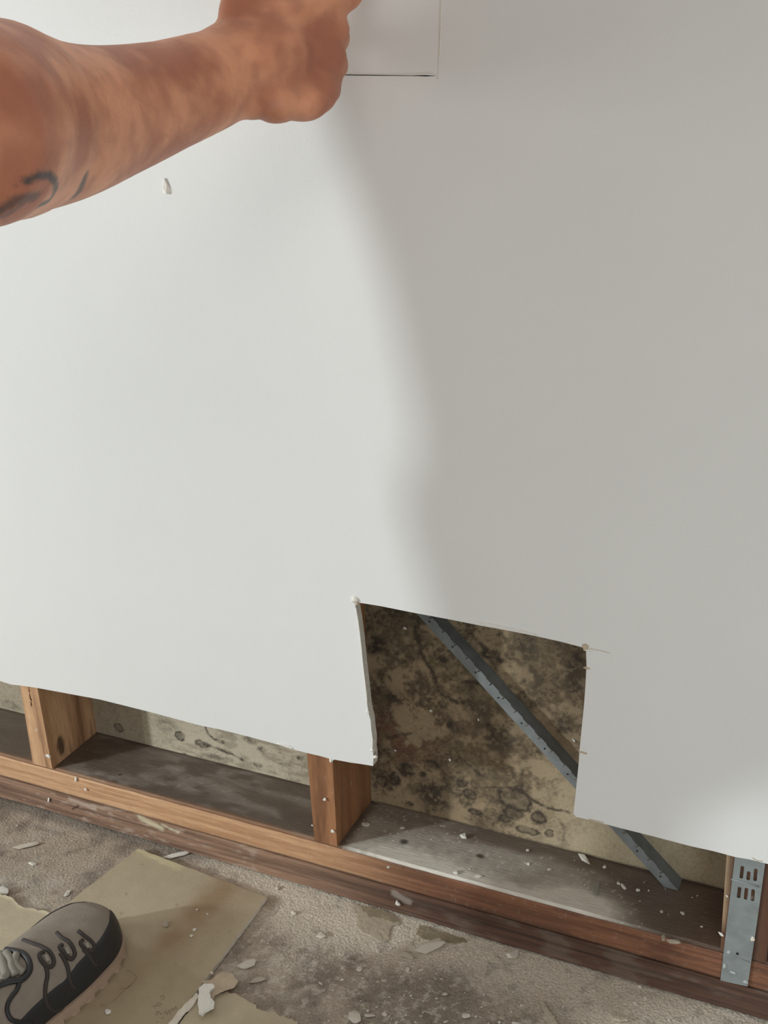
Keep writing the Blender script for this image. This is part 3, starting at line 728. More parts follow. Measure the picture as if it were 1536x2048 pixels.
# pencil marks on the offcut
mk = []
def stroke(pxs, r_=.00035):
    mk.append(tube([Vector((*g(a, b), ZS + .0001)) for a, b in pxs], r_, 5))
S2 = 400 / 1536
def hp(X, Y): return (220 + X * S2, 1900 + Y * S2)
for st in [[(385, 365), (412, 350), (420, 372), (398, 385)], [(318, 440), (345, 428), (350, 452)], [(350, 432), (372, 405), (398, 412), (385, 430), (362, 425)],
           [(350, 478), (372, 470), (362, 500), (345, 492)], [(372, 470), (392, 498), (400, 480)], [(395, 520), (412, 528)],
           [(415, 492), (430, 468), (440, 500)], [(440, 490), (456, 462), (462, 495)], [(466, 470), (480, 445), (488, 470)], [(492, 462), (505, 432), (512, 452)],
           [(355, 560), (372, 548)], [(120, 165), (150, 160), (204, 205), (190, 240), (140, 290), (80, 300)], [(190, 240), (100, 320), (20, 400)]]:
    stroke([hp(*q) for q in st], .00028)
for nm, grp in (('handwriting', mk[:-2]), ('pencil_outline', mk[-2:])):
    V = []; F = []
    for v, f in grp:
        o_ = len(V); V += v; F += [tuple(i + o_ for i in q) for q in f]
    pm = obj(nm, mesh(nm, V, F), M['ink']); pm.parent = big

# ------------------------------------------------------------------ chips and crumbs
def chip_mesh(seed, flat=.45, n=11, elong=1.0):
    r = random.Random(seed); bm = bmesh.new()
    for i in range(n):
        a = r.random() * 6.283; u = r.uniform(-1, 1); q = math.sqrt(max(0, 1 - u * u)); k = r.uniform(.75, 1.05)
        bm.verts.new((math.cos(a) * q * k * elong, math.sin(a) * q * k, u * flat * k))
    bmesh.ops.convex_hull(bm, input=bm.verts[:])
    for v in [v for v in bm.verts if not v.link_faces]: bm.verts.remove(v)
    me = bpy.data.meshes.new('chip'); bm.to_mesh(me); bm.free()
    zmin = min(v.co.z for v in me.vertices)
    for v in me.vertices: v.co.z -= zmin
    return me
CH = [chip_mesh(i, .5 if i % 2 else .4, 20 + 2 * (i % 4), 1 + .5 * (i % 3)) for i in range(10)]
def chip(px, py, wpx, surf, label, mat='chip', seed=0, group=None, name='plaster_chip', cat='plaster chip', el=None, rot=None):
    r = random.Random(seed * 7 + int(px))
    if surf in ('floor', 'plate', 'sheet'):
        z = {'floor': ZF - .0004, 'plate': -.0001, 'sheet': ZS}[surf]; P = at(px, py + wpx * .25, 2, z)
        o_ = Matrix.Rotation(r.random() * 6.28 if rot is None else rot, 4, 'Z')
    else:
        y = {'face': -.0012, 'lining': YB - .0002, 'brace': .0738, 'lowface': -.0022}[surf]; P = at(px, py, 1, y)
        o_ = Matrix.Rotation(math.pi / 2, 4, 'X') @ Matrix.Rotation(r.random() * 6.28 if rot is None else rot, 4, 'Z')
    d = (P - CAM) @ RM[2]; s = wpx * d / F_PX / 2 / (.95 if surf in ('floor', 'sheet', 'plate') else 1.25)
    base = CH[(seed + int(py)) % 10]
    me = base.copy(); me.materials.append(M[mat])
    o = bpy.data.objects.new(name, me); COL.objects.link(o)
    ex = Matrix.Diagonal((el or 1, 1, 1, 1))
    o.matrix_world = Matrix.Translation(Vector(P)) @ o_ @ ex @ Matrix.Scale(s, 4)
    return tag(o, label, cat, group)
fc = [(860, 1888, 34, 'largest pale plaster chip on the floor near the dark timber', 'chip'),
      (709, 2032, 30, 'tall pale plaster chip at the bottom edge, right of the torn tan board', 'chip'),
      (644, 1868, 18, 'pointed white chip alone on the floor in front of the middle stud', 'chip'),
      (1026, 1906, 22, 'flat whitish chip close to the timber, right of the largest chip', 'chip'),
      (1043, 1905, 9, 'small round chip touching the flat whitish chip by the timber', 'chip'),
      (494, 1926, 22, 'oblong pale chip on the floor just right of the rectangular offcut corner', 'chip'),
      (514, 1958, 16, 'brownish rounded chip on the floor right of the pink paper scrap', 'chip_grey'),
      (135, 1785, 11, 'white oval chip on the floor left of the rectangular offcut edge', 'white_chip'),
      (66, 1727, 10, 'small white chip on the bare floor left of the offcut corner', 'white_chip'),
      (53, 1689, 16, 'cream chip on the floor at the far left below the timber', 'chip'),
      (353, 1708, 16, 'thin white sliver on the floor right of the offcut top corner', 'white_chip'),
      (6, 1780, 26, 'rounded white lump at the left edge of the frame by the torn tan piece', 'white_chip'),
      (555, 1775, 9, 'small chip on the dusty floor right of the offcut, nearest the timber', 'chip'),
      (588, 1824, 11, 'cream chip on the floor right of the offcut right-hand corner', 'chip'),
      (718, 1937, 13, 'oval white chip left of the flat filler patch on open floor', 'chip'),
      (756, 1899, 11, 'upright chip beside a dark crack below the pale filler patch', 'chip'),
      (813, 1906, 20, 'dust-coloured flat chip below left of the largest chip', 'chip_grey'),
      (816, 1938, 10, 'small standing chip on the floor directly below the dust-coloured flat chip', 'chip'),
      (889, 1882, 14, 'dust-coated lump just right of the largest chip', 'chip_grey'),
      (739, 2029, 12, 'small chip right of the tall pale chip at the bottom edge', 'chip'),
      (769, 2026, 13, 'curved chip on the floor at the bottom, second right of the tall chip', 'chip'),
      (932, 2030, 15, 'pale chip alone on dark floor at the bottom centre', 'chip'),
      (994, 1915, 11, 'beige chip on the pale dust left of the flat whitish chip', 'chip_grey'),
      (1133, 1940, 9, 'yellowish chip in the dust close to the timber, right of centre', 'chip_grey'),
      (1280, 1972, 9, 'white bit caught against the timber below the right-hand bay', 'white_chip'),
      (1291, 1995, 10, 'small white bit on the dusty floor below the bit caught on the timber', 'chip'),
      (1034, 2046, 12, 'white chip cut by the bottom edge left of the long splinter', 'white_chip'),
      (889, 1987, 9, 'small white chip on the speckled floor in front of the largest chip', 'chip'),
      (793, 2045, 8, 'tiny chip at the very bottom edge below the curved chip', 'chip')]
for i, (a, b, w_, lb, mt) in enumerate(fc):
    chip(a, b, w_, 'floor', lb, mt, i, el=1.7 if w_ in (22, 16, 18) else None, rot=.7 if w_ in (22, 16, 18) else None)
for i, (a, b, w_, lb, mt) in enumerate([
      (332, 1846, 17, 'tan cube-like lump on the rectangular offcut', 'chip_grey'), (389, 1858, 9, 'bright white triangular chip on the offcut stain', 'white_chip'),
      (383, 1871, 8, 'flat white crumb just below the triangular chip on the offcut', 'white_chip'), (415, 1827, 6, 'small white crumb near the far right of the offcut stain', 'white_chip'),
      (394, 1819, 6, 'tiny white crumb, farthest of those on the offcut', 'white_chip'), (216, 2022, 12, 'white pointed crumb beside the tan shoe sole', 'white_chip'),
      (424, 1945, 8, 'small pale crumb at the offcut corner above the pink paper scrap', 'chip')]):
    chip(a, b, w_, 'sheet', lb, mt, i + 40)
for i, (a, b, w_, lb, mt) in enumerate([
      (929, 1670, 17, 'large white upright chip on the bottom plate under the cut-out', 'white_chip'), (1167, 1714, 15, 'white chip at the back of the bottom plate under the board corner', 'white_chip'),
      (1099, 1738, 9, 'round white crumb on the bottom plate, left of the dust heap', 'white_chip'), (1193, 1775, 17, 'rounded lump on top of the pale dust heap', 'dust'),
      (1209, 1733, 8, 'white crumb behind the dust heap on the bottom plate', 'white_chip'), (1237, 1766, 8, 'white crumb right of the dust heap, nearer the brace', 'white_chip'),
      (1247, 1772, 10, 'flat white crumb touching the one right of the dust heap', 'white_chip'), (1276, 1779, 9, 'white crumb on the dark plate below the brace foot', 'white_chip'),
      (1323, 1823, 7, 'tiny crumb in the dark right part of the bottom plate', 'chip'), (1365, 1825, 9, 'pale crumb on the dark plate left of the strapped stud', 'white_chip'),
      (1403, 1853, 6, 'smallest crumb beside the strapped stud on the plate', 'white_chip'), (1055, 1700, 7, 'small crumb on the plate behind the round white crumb', 'white_chip'),
      (1057, 1727, 8, 'crumb midway between the dark knot and the round white crumb', 'white_chip'), (912, 1743, 12, 'white flake on the dusty front lip of the bottom plate', 'white_chip'),
      (956, 1751, 9, 'round crumb right of the white flake on the plate lip', 'white_chip'), (731, 1648, 14, 'thin flake on the plate beside the middle stud', 'chip'),
      (804, 1655, 9, 'dusty crumb behind the dark stain on the plate', 'chip'), (1347, 1881, 15, 'pinkish chip on the front edge of the plate left of the strap', 'chip_grey'),
      (1327, 1874, 10, 'small pinkish chip left of the other one on the plate front edge', 'chip_grey'), (777, 1734, 7, 'white crumb on the plate lip right of the middle stud', 'white_chip')]):
    chip(a, b, w_, 'plate', lb, mt, i + 60, el=1.4 if w_ > 13 and mt != 'chip_grey' else None)
for i, (a, b, w_, sf, lb) in enumerate([
      (98, 1511, 13, 'face', 'white plaster dab on the foot of the leftmost stud'), (650, 1598, 12, 'face', 'white plaster dab halfway up the middle stud'),
      (667, 1661, 13, 'face', 'white flake at the foot of the middle stud'), (625, 1650, 6, 'face', 'tiny white crumb on the left edge of the middle stud'),
      (152, 1558, 9, 'face', 'white crumb on the plate front right of the leftmost stud'), (172, 1578, 9, 'face', 'flat crumb on the plate front above the dark split'),
      (797, 1804, 20, 'lowface', 'white lump stuck to the face of the dark timber'), (1443, 1868, 10, 'face', 'white crumb on the left edge of the strapped stud'),
      (1454, 1792, 9, 'face', 'cream dab on the strapped stud beside the lower slots'), (98, 1599, 9, 'lowface', 'white crumb on the dark timber at the far left'),
      (862, 1421, 9, 'lining', 'white crumb stuck to the mouldy lining near the brace middle'), (810, 1256, 8, 'lining', 'white crumb high on the mouldy lining near the cut-out top'),
      (900, 1519, 8, 'lining', 'bright crumb on the mouldy lining above the dark rings'), (791, 1501, 6, 'lining', 'crumb on the reddish stain at the left of the mouldy lining'),
      (1148, 1480, 9, 'lining', 'pale crumb on the lining beside the cut-out right edge'), (957, 1439, 6, 'lining', 'tan crumb on the lining right of the middle one')]):
    chip(a, b, w_, sf, lb, 'white_chip' if i != 10 else 'chip', i + 90)
# dark split in the plate arris, left bay
V, F = tube(spline([at(172, 1590, 1, -.0012), at(190, 1593, 1, -.0012), at(212, 1601, 1, -.0012)], 4), [.0004] + [.0014] * 7 + [.0003], 8)
# countable crumbs scattered around: shared meshes
r = random.Random(77)
small = []
for i in range(5):
    me = CH[i].copy(); me.materials.append(M['white_chip'] if i % 2 else M['chip']); small.append(me)
def crumb(P, s, label, group):
    o = bpy.data.objects.new('plaster_crumb', small[r.randrange(5)]); COL.objects.link(o)
    o.location = P; o.rotation_euler = (r.uniform(-.3, .3), r.uniform(-.3, .3), r.random() * 6.28); o.scale = (s, s * r.uniform(.5, 1), s)
    tag(o, label, 'plaster crumb', group)
n = 0
while n < 190:
    px = r.uniform(480, 1500); py = r.uniform(1780, 2060)
    P = at(px, py, 2, ZF - .0003)
    if P[1] > -.012: continue
    if r.random() > .25 + .75 * min(1, max(0, (py - 1800) / 200)) or (px < 640 and py > 1960): continue
    zone = ('left of the large chips, near the tan boards', 'in front of the largest chip, bottom centre', 'at the lower right near the long splinter')[(px > 800) + (px > 1060)]
    crumb(P, r.choice((.0006, .0008, .0010, .0013, .0018)) * r.uniform(.8, 1.2), 'tiny white crumb on the floor ' + zone, 'floor crumbs ' + zone); n += 1
n = 0
while n < 75:
    x = r.uniform(.49, .93); y = r.uniform(.004, .09)
    if r.random() > 1.2 - (x - .49) * 1.6: continue
    zone = 'bottom plate beside the middle stud' if x < .68 else 'bottom plate between cut-out and strapped stud'
    crumb((x, y, -.0002), r.choice((.0005, .0007, .0009, .0012)) * r.uniform(.8, 1.2), 'tiny white crumb in the dust on the ' + zone, 'crumbs on the ' + zone); n += 1
n = 0
while n < 26:
    px = r.uniform(0, 420); py = r.uniform(1640, 1860); P = at(px, py, 2, ZF - .0003); Q = np.array(P[:2])
    if P[1] > -.015 or (Q - A) @ -nv > -.004 and (Q - A) @ dv > -.02: continue
    crumb(P, r.uniform(.0006, .0012), 'tiny pale crumb on the bare floor left of the tan offcut', 'crumbs at the left of the floor'); n += 1

# low heaps of dust on the plate
def heap(px, py, rx, ry, h, label):
    P = at(px, py, 2, 0); V = []; F = []; n, m_ = 10, 28; rr = random.Random(int(px))
    jit = [.8 + .4 * rr.random() for _ in range(m_)]
    for i in range(n + 1):
        q = i / n
        for k in range(m_):
            a = 2 * math.pi * k / m_; x = P[0] + math.cos(a) * rx * q * jit[k]; y = P[1] + math.sin(a) * ry * q * jit[k]
            V.append((x, max(.0005, y), -.0003 + h * (1 - q * q) ** 1.5 * (.8 + .4 * float(fbm(np.array([x * 200]), np.array([y * 200]), s=6)[0]))))
    for i in range(n):
        for k in range(m_): F.append((i * m_ + k, (i + 1) * m_ + k, (i + 1) * m_ + (k + 1) % m_, i * m_ + (k + 1) % m_))
    me = mesh('plaster_dust', V, F, True); o = obj('plaster_dust', me, M['dust']); tag(o, label, 'dust', kind='stuff')
#heap(1190, 1792, .030, .016, .0022, 'pale heap of plaster dust on the bottom plate near the brace')
#heap(790, 1722, .03, .010, .0022, 'low ridge of white plaster dust on the plate lip beside the middle stud')

# ------------------------------------------------------------------ the person
def D(px, py, z): return far(px, py, z)
def loft(points, radii, n=20, sub=5, flat=None):
    """closed tube through points; flat=(axis vector, ratio) squeezes the section along the axis"""
    P = spline(points, sub)
    R_ = []
    for i in range(len(radii) - 1):
        for j in range(sub): R_.append(radii[i] + (radii[i + 1] - radii[i]) * j / sub)
    R_.append(radii[-1])
    t0 = (P[1] - P[0]).normalized(); t1 = (P[-1] - P[-2]).normalized()
    pre = []; post = []
    for k in (3, 2, 1):
        a = math.pi / 2 * k / 3.2
        pre.append((P[0] - t0 * R_[0] * math.sin(a), R_[0] * math.cos(a)))
        post.insert(0, (P[-1] + t1 * R_[-1] * math.sin(a), R_[-1] * math.cos(a)))
    seq = pre + list(zip(P, R_)) + post
    V = []; F = []; m = len(seq)
    ref = Vector(flat[0]).normalized() if flat else Vector((.21, .13, .95)).normalized()
    prev = None
    for i, (p_, rr) in enumerate(seq):
        t = (seq[min(i + 1, m - 1)][0] - seq[max(i - 1, 0)][0]).normalized()
        a = ref - t * ref.dot(t)
        if a.length < 1e-3: a = Vector((1, 0, 0)) - t * t.x
        a.normalize(); b = t.cross(a)
        ka = flat[1] if flat else 1.0
        V += [p_ + a * (math.cos(2 * math.pi * k / n) * rr * ka) + b * (math.sin(2 * math.pi * k / n) * rr) for k in range(n)]
    for i in range(m - 1):
        for k in range(n): F.append((i * n + k, i * n + (k + 1) % n, (i + 1) * n + (k + 1) % n, (i + 1) * n + k))
    F += [tuple(reversed(range(n))), tuple(range(len(V) - n, len(V)))]
    return V, F
def ell(c, r3, rot=None):
    bm = bmesh.new(); bmesh.ops.create_uvsphere(bm, u_segments=24, v_segments=16, radius=1)
    Rt = rot.to_matrix() if rot else Matrix.Identity(3)
    V = [Vector(c) + Rt @ Vector((v.co.x * r3[0], v.co.y * r3[1], v.co.z * r3[2])) for v in bm.verts]
    F = [tuple(v.index for v in f.verts) for f in bm.faces]; bm.free(); return V, F
def fuse(name, parts, voxel, smooth_it, mat, parent=None, cut=None):
    V = []; F = []
    for v, f in parts:
        o_ = len(V); V += v; F += [tuple(i + o_ for i in q) for q in f]
    me = mesh(name, V, F); fix_normals(me); o = bpy.data.objects.new(name, me); COL.objects.link(o)
    m1 = o.modifiers.new('r', 'REMESH'); m1.mode = 'VOXEL'; m1.voxel_size = voxel; m1.use_smooth_shade = True
    m2 = o.modifiers.new('s', 'SMOOTH'); m2.factor = .5; m2.iterations = smooth_it
    dg = bpy.context.evaluated_depsgraph_get(); ev = o.evaluated_get(dg)
    me2 = bpy.data.meshes.new_from_object(ev); bpy.data.objects.remove(o)
    me2.name = name; me2.materials.clear(); me2.materials.append(mat); me2.shade_smooth()
    return obj(name, me2, None, parent)
foot = Vector((0.24, -0.335, ZF))
person = empty('person', (foot.x, foot.y - .06, ZF), 'person reaching in from the left with bare tattooed forearm, grey and black shoe on floor', 'person')
wrist = D(432, 158, .935); el_ = D(-75, 255, .66)
e0_ = D(0, 243, .735); m1_ = D(110, 246, .79); m2_ = D(215, 227, .845); m3_ = D(330, 194, .895)
sh = Vector((.24, -.60, 1.19))
pel = Vector((.0, -.74, .74)); che = Vector((.02, -.66, 1.06)); nek = Vector((.08, -.60, 1.28)); hd = Vector((.13, -.54, 1.44))
lsh = Vector((-.13, -.74, 1.20)); lel = Vector((-.10, -.84, .92)); lwr = Vector((.02, -.92, .72))
hipR = pel + Vector((.09, .0, -.04)); hipL = pel + Vector((-.09, 0, -.04))
ankR = foot + Vector((.0, -.075, .105)); kneeR = Vector((.215, -.50, .40))
ankL = Vector((-.12, -.80, ZF + .10)); kneeL = Vector((-.02, -.69, .38))
parts = []
# right arm, seen in the photo
parts.append(loft([sh, sh.lerp(el_, .45), el_], [.062, .058, .052], flat=None))
parts.append(loft([el_, e0_, m1_, m2_, m3_, wrist], [.058, .0620, .0535, .0470, .0410, .0375], n=28))
parts.append(loft([wrist, D(480, 128, .945), D(540, 112, .955)], [.037, .036, .036], n=24))
# palm and metacarpals
K = [D(660, 2, .975), D(663, 60, .985), D(660, 116, .985), D(645, 168, .98)]
Wc = [D(510, 70, .945), D(505, 105, .95), D(500, 140, .95), D(492, 175, .945)]
for a_, b_, r_ in zip(Wc, K, (.0165, .0165, .0155, .015)):
    parts.append(loft([a_, a_.lerp(b_, .5) + (Vector(CAM) - a_).normalized() * .004, b_], [.022, .019, r_ * 1.0], n=16))
parts.append(ell(D(552, 196, .955), (.023, .023, .021)))
parts.append(ell(D(505, 205, .945), (.018, .02, .014)))
parts.append(ell(D(590, 110, .975), (.030, .030, .034)))
parts.append(ell(D(606, 200, .968), (.024, .024, .018)))
parts.append(ell(D(648, 118, .985), (.018, .02, .032)))
parts.append(ell(D(630, 182, .975), (.020, .022, .020)))
# thumb: rises from the side of the palm
parts.append(loft([D(492, 95, .945), D(478, 30, .94), D(500, -45, .945), D(560, -100, .96), D(612, -128, .975)], [.020, .0175, .0145, .0125, .0105], n=16))
# index points up and to the right, the other three fold towards the palm
fwd = Vector(RM[2]); rt = Vector(RM[0]); dn = Vector(RM[1])
parts.append(loft([K[0], D(700, -8, .985), D(716, -60, .99), D(690, -105, .995), D(655, -120, .995)], [.0135, .0115, .0105, .0095, .008], n=14))
for k_, ln in ((1, 1.0), (2, .95), (3, .8)):
    a_ = K[k_]
    p1 = a_ + fwd * .022 * ln + rt * .004; p2 = a_ + fwd * .040 * ln - rt * .010; p3 = a_ + fwd * .044 * ln - rt * .032 * ln; p4 = a_ + fwd * .034 * ln - rt * .042 * ln
    parts.append(loft([a_, p1, p2, p3, p4], [.0135, .0115, .0105, .0098, .0085], n=14))
# torso, neck, head
parts.append(loft([pel - Vector((0, 0, .05)), pel, pel.lerp(che, .5), che, che.lerp(nek, .6)], [.135, .15, .145, .165, .12], n=28, flat=((0, 1, 0), .66)))
parts.append(loft([lsh, che.lerp(nek, .7), sh], [.06, .075, .06], n=20))
parts.append(loft([che.lerp(nek, .6), nek, nek.lerp(hd, .5)], [.08, .06, .056], n=20))
parts.append(ell(hd + Vector((0, -.01, .02)), (.076, .096, .105)))
parts.append(ell(hd + Vector((0, .028, -.055)), (.052, .056, .058)))
parts.append(loft([hd + Vector((0, .088, .01)), hd + Vector((0, .108, -.018)), hd + Vector((0, .104, -.026))], [.008, .011, .012], n=12))
parts.append(ell(hd + Vector((0, .082, -.055)), (.024, .010, .007)))
parts.append(ell(hd + Vector((0, .078, -.069)), (.020, .010, .006)))
parts.append(ell(hd + Vector((0, .070, .032)), (.052, .022, .009)))
for s_ in (-1, 1): parts.append(ell(hd + Vector((.078 * s_, -.012, -.01)), (.007, .018, .031)))
# left arm and hand hanging, relaxed
parts.append(loft([lsh, lsh.lerp(lel, .5), lel], [.055, .05, .042]))
parts.append(loft([lel, lel.lerp(lwr, .3), lwr], [.045, .044, .028]))
hdir = (lwr - lel).normalized(); side = hdir.cross(Vector((0, 0, 1))).normalized(); dnn = hdir.cross(side)
pc = lwr + hdir * .085
parts.append(loft([lwr, lwr + hdir * .045, pc], [.028, .036, .036], flat=(tuple(dnn), .45), n=18))
for k_ in range(4):
    b_ = pc + side * (.028 - .0185 * k_); ln = (.07, .08, .075, .058)[k_]
    parts.append(loft([b_ - hdir * .01, b_ + hdir * ln * .45, b_ + hdir * ln * .8 - Vector((0, 0, .012)), b_ + hdir * ln * .95 - Vector((0, 0, .028))], [.0095, .009, .008, .007], n=12))
parts.append(loft([lwr + hdir * .02 + side * .02, lwr + hdir * .05 + side * .045, lwr + hdir * .085 + side * .055], [.013, .0115, .0095], n=12))
# legs
parts.append(loft([hipR, hipR.lerp(kneeR, .5), kneeR], [.085, .064, .045], n=24)); parts.append(loft([kneeR, kneeR.lerp(ankR, .35), ankR], [.045, .047, .034], n=24))
parts.append(loft([hipL, hipL.lerp(kneeL, .5), kneeL], [.085, .064, .045], n=24)); parts.append(loft([kneeL, kneeL.lerp(ankL, .35), ankL], [.045, .047, .034], n=24))
parts.append(loft([ankR, ankR + Vector((0, .05, -.04)), ankR + Vector((0.005, .12, -.052))], [.034, .026, .02], n=20))
parts.append(loft([ankL, ankL + Vector((0, .05, -.04)), ankL + Vector((0, .12, -.052))], [.034, .026, .02], n=20))
body = fuse('body', parts, .0032, 12, M['skin'], person)
me = body.data; co = np.empty(len(me.vertices) * 3, np.float32); me.vertices.foreach_get('co', co); co = co.reshape(-1, 3).astype(float)
n1 = fbm(co[:, 0] * 26, co[:, 1] * 26, co[:, 2] * 26, s=121); n2 = fbm(co[:, 0] * 90, co[:, 1] * 90, co[:, 2] * 90, s=122)
sk = mix(lin(188, 120, 92), lin(232, 164, 128), sm(.3, .7, n1)); sk = mix(sk, lin(164, 100, 80), .4 * sm(.35, .8, n2))
bvh = BVHTree.FromPolygons([v.co for v in me.vertices], [tuple(p_.vertices) for p_ in me.polygons])
def hit(tree, px, py):
    d = Vector(ray(px, py)).normalized(); h = tree.ray_cast(Vector(CAM), d); return h[0]
inv = Matrix.Identity(4)
# tattoo strokes on the forearm (traced in the skin itself)
near = np.linalg.norm(co - np.array(e0_), axis=1) < .14
for pl_, wd, st in [([(55, 362), (75, 352), (98, 350), (110, 362), (111, 382), (98, 402), (80, 410)], 9, .75), ([(30, 372), (45, 362), (60, 357)], 5, .3),
                    ([(72, 394), (50, 395), (30, 402), (0, 422), (-20, 430)], 13, .6), ([(170, 352), (164, 370), (156, 386), (150, 392)], 13, .7), ([(40, 412), (10, 432)], 12, .5)]:
    Hs = [hit(bvh, a, b) for a, b in pl_]; Hs = [np.array(h) for h in Hs if h is not None]
    if len(Hs) < 2: continue
    dm = np.full(len(co), 9.)
    for i in range(len(Hs) - 1):
        d_ = np.full(len(co), 9.); dd, _ = seg_dist(co[near], Hs[i], Hs[i + 1]); d_[near] = dd; dm = np.minimum(dm, d_)
    sk = mix(sk, lin(58, 66, 70), min(1, st * 1.15) * (1 - sm(.35, 1.4, dm / (wd * .80 / F_PX))))
paint(me, sk)
# clothes, hair and eyes (children of the person)
sp_ = []
sp_.append(loft([pel + Vector((0, 0, .02)), pel.lerp(che, .5), che, che.lerp(nek, .62)], [.17, .165, .182, .125], n=28, flat=((0, 1, 0), .72)))
sp_.append(loft([lsh, che.lerp(nek, .66), sh], [.072, .085, .074], n=20)); sp_.append(loft([sh, sh.lerp(el_, .55)], [.078, .076])); sp_.append(loft([lsh, lsh.lerp(lel, .6)], [.07, .066]))
fuse('shirt', sp_, .007, 4, M['cloth_dark'], person)
sp_ = [loft([pel + Vector((0, 0, .03)), pel - Vector((0, 0, .06))], [.165, .16], n=28, flat=((0, 1, 0), .8))]
for h_, k_, a_ in ((hipR, kneeR, ankR), (hipL, kneeL, ankL)):
    sp_.append(loft([h_, h_.lerp(k_, .5), k_, k_.lerp(a_, .5), a_ + Vector((0, 0, .035))], [.100, .078, .062, .058, .046], n=24))
fuse('trousers', sp_, .007, 4, M['cloth_trouser'], person)
fuse('hair', [ell(hd + Vector((0, -.026, .036)), (.084, .098, .102))], .005, 2, M['hair'], person)
for s_ in (-1, 1):
    v, f = ell(hd + Vector((.031 * s_, .074, .008)), (.013, .013, .011)); e_ = obj('eye', mesh('eye', v, f, True), M['eye_white'], person)
    v, f = ell(hd + Vector((.031 * s_, .085, .008)), (.0055, .0032, .0055)); i_ = bpy.data.objects.new('iris', mesh('iris', v, f, True)); i_.data.materials.append(M['iris']); COL.objects.link(i_); i_.parent = e_

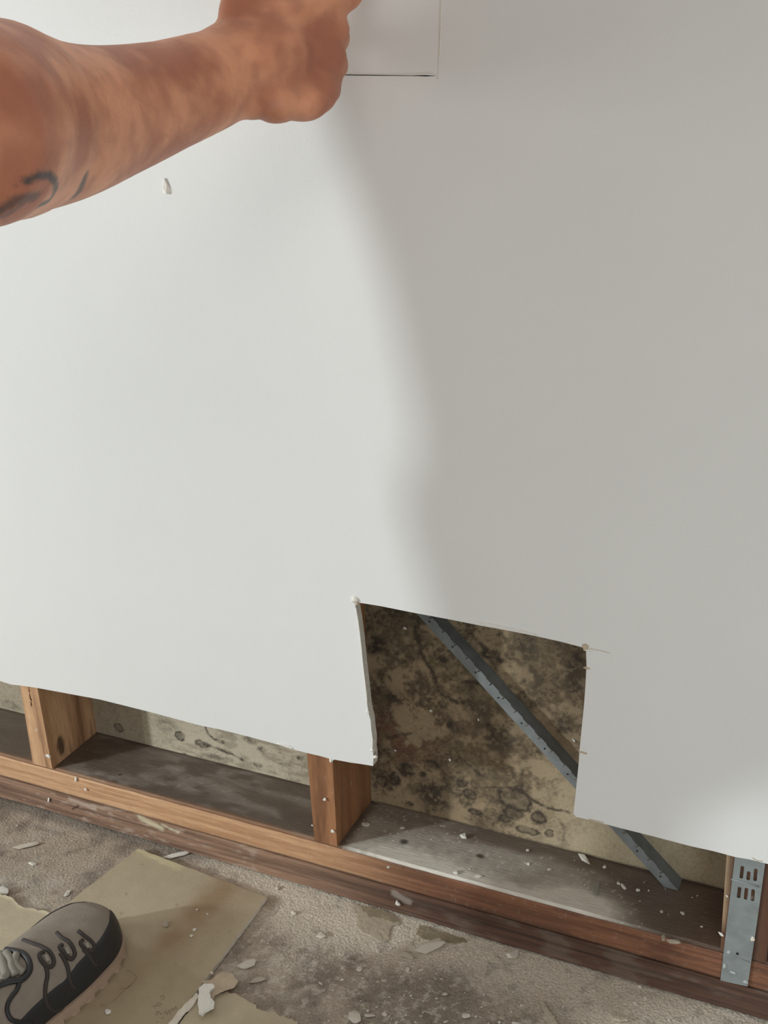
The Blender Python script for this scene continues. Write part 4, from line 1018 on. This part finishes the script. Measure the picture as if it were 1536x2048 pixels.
# ------------------------------------------------------------------ shoes
ZSH = ZS + .0002
def shoe(cx, ty, zb, parent, detail=True, rot=0.0):
    """toe tip at (cx, ty), pointing +y, length .29; built in world space"""
    L = .29
    def half(s):      # s 0 toe .. 1 heel: right half width, left half width
        a = math.sqrt(max(0, 1 - (1 - min(s, .22) / .22) ** 2.2)); w0 = .052 * a
        w0 -= .010 * sm(.3, .6, np.array([s]))[0]; w0 *= math.sqrt(max(0, 1 - max(0, (s - .86) / .14) ** 2.4)); return w0
    def top(s):       # height of the upper over the sole
        return float(np.interp(s, [0, .03, .08, .16, .26, .36, .46, .6, .8, .95, 1], [.020, .032, .040, .045, .050, .058, .066, .064, .060, .062, .03]))
    Rz = Matrix.Rotation(rot, 3, 'Z')
    def P(s, v, z): 
        q = Rz @ Vector((v, -s * L, 0)); return Vector((cx + q.x, ty + q.y, zb + z))
    st = [0.0005] + list(np.linspace(.006, .2, 22)) + list(np.linspace(.22, .9, 36)) + list(np.linspace(.91, .9995, 12))
    nt = 33
    def surf(s, th, infl=0.0):
        w_ = half(s) + infl; h = top(s) + infl
        c, q = math.cos(th), math.sin(th)
        return P(s, w_ * (abs(c) ** .75) * (1 if c > 0 else -1), .016 + h * (q ** .8 if q > 0 else 0))
    def shell(th0, th1, infl, base_z, nm, mt, closed=True):
        V = []; F = []
        for s in st:
            for k in range(nt): V.append(surf(s, th0 + (th1 - th0) * k / (nt - 1), infl))
        for i in range(len(st) - 1):
            for k in range(nt - 1): F.append((i * nt + k, i * nt + k + 1, (i + 1) * nt + k + 1, (i + 1) * nt + k))
        if closed:
            for i in range(len(st) - 1): F.append((i * nt, (i + 1) * nt, (i + 1) * nt + nt - 1, i * nt + nt - 1))
            F.append(tuple(reversed(range(nt)))); F.append(tuple(range(len(V) - nt, len(V))))
        me = mesh(nm, V, F, True); fix_normals(me); return me
    t = bpy.data.objects.new('shoe', shell(0, math.pi, 0, .016, 'shoe', None)); t.data.materials.append(M['shoe_grey']); COL.objects.link(t)
    t.parent = parent; t.matrix_parent_inverse = Matrix.Translation(-parent.location)
    def sub(nm, me, mt):
        o = bpy.data.objects.new(nm, me); me.materials.append(mt); COL.objects.link(o); o.parent = t; return o
    # sole with a lugged edge
    V = []; F = []; ring = []
    ss = [0.0] + list(np.linspace(.005, .2, 16)) + list(np.linspace(.23, .995, 60)) + [1.0]
    out = [(s, 1) for s in ss] + [(s, -1) for s in reversed(ss)]
    for j, z_ in enumerate((0.0, .006, .0075, .018)):
        for i, (s, sd) in enumerate(out):
            w_ = half(min(max(s, .0005), .9995)) + .005
            lug = -.0035 if (j < 2 and (i // 3) % 2) else 0.0
            sx = s if 0 < s < 1 else (s - .012 if s == 0 else s + .01)
            V.append(P(sx, sd * (w_ + lug), z_ + (.004 * (1 - s / .12) ** 2 if s < .12 and j < 3 else 0)))
    m_ = len(out)
    for j in range(3):
        for i in range(m_): F.append((j * m_ + i, j * m_ + (i + 1) % m_, (j + 1) * m_ + (i + 1) % m_, (j + 1) * m_ + i))
    F += [tuple(reversed(range(m_))), tuple(range(3 * m_, 4 * m_))]
    me = mesh('sole', V, F); fix_normals(me); sub('sole', me, M['shoe_sole'])
    # black rubber rand: low band round the toe, wider along the outer side
    V = []; F = []; nb = 10
    path = [(s, 1) for s in reversed(list(np.linspace(.0006, .2, 24)) + list(np.linspace(.22, .97, 30)))] + [(s, -1) for s in list(np.linspace(.0006, .2, 24)) + list(np.linspace(.22, .97, 30))]
    for s, sd in path:
        hi = float(np.interp(s, [0, .1, .2, .34, .42, 1], [1.15, .86, .72, .60, .42, .40])) if sd > 0 else float(np.interp(s, [0, .1, .3, 1], [1.15, .98, .6, .3]))
        for k in range(nb):
            th = hi * k / (nb - 1); th = th if sd > 0 else math.pi - th
            V.append(surf(s, th, .0016 if k < nb - 1 else .0002))
    for i in range(len(path) - 1):
        for k in range(nb - 1): F.append((i * nb + k, i * nb + k + 1, (i + 1) * nb + k + 1, (i + 1) * nb + k))
    me = mesh('toe_rand', V, F, True); sub('toe_rand', me, M['shoe_black'])
    if detail:
        tree = BVHTree.FromPolygons([v.co for v in t.data.vertices], [tuple(p_.vertices) for p_ in t.data.polygons])
        k7 = 300 / 1536
        def pipe(pts, r_, nm, mt):
            Q = []
            for X, Y in pts:
                h = hit(tree, X * k7, 1840 + Y * k7)
                if h is not None: Q.append(h + (Vector(CAM) - h).normalized() * r_ * .3)
            if len(Q) < 2: return
            v, f = tube(spline(Q, 4), r_, 8); sub(nm, mesh(nm, v, f, True), mt)
        pipe([(235, 205), (330, 240), (420, 270), (500, 320), (545, 390), (548, 450), (520, 480), (470, 470), (420, 410), (405, 350), (450, 325)], .0025, 'piping', M['shoe_pipe'])
        pipe([(470, 480), (485, 560), (465, 680), (465, 800), (490, 880), (545, 930), (640, 915)], .0025, 'piping', M['shoe_pipe'])
        pipe([(580, 130), (630, 180), (700, 220), (750, 290), (765, 350), (735, 400), (690, 380), (640, 320), (610, 275), (640, 255)], .0025, 'piping', M['shoe_pipe'])
        pipe([(615, 340), (670, 430), (700, 520), (710, 600), (735, 670), (775, 700)], .0025, 'piping', M['shoe_pipe'])
        pipe([(800, 110), (860, 160), (930, 215), (965, 270), (945, 320), (900, 310), (840, 270), (825, 225), (850, 205)], .0023, 'piping', M['shoe_pipe'])
        pipe([(850, 300), (905, 360), (940, 420), (990, 475)], .0023, 'piping', M['shoe_pipe'])
        pipe([(-60, 690), (40, 650), (130, 625), (220, 610), (285, 550), (305, 480), (285, 400), (230, 345), (150, 320), (60, 305), (-60, 300)], .0036, 'throat_binding', M['shoe_black'])
        pipe([(200, 640), (170, 720), (110, 800), (75, 880), (80, 960), (130, 1030), (240, 1050), (330, 1045)], .0026, 'side_stripe', M['shoe_black'])
        for (x0, y0, x1, y1) in [(470, 370, 490, 425), (680, 290, 700, 350), (885, 240, 900, 290)]:
            pipe([(x0, y0), ((x0 + x1) / 2, (y0 + y1) / 2), (x1, y1)], .0028, 'lace_loop', M['shoe_loop'])
        pipe([(60, 340), (110, 420), (120, 500), (160, 570)], .005, 'lace', M['lace'])
        pipe([(170, 350), (150, 430), (190, 500), (240, 540)], .0045, 'lace', M['lace'])
        pipe([(0, 350), (30, 450), (60, 560), (20, 610)], .005, 'lace', M['lace'])
    return t
shoe(0.2475, -0.168, ZSH, person, True, rot=-0.03)
shoe(-0.12, ankL.y + .19, ZF + .0002, person, False)
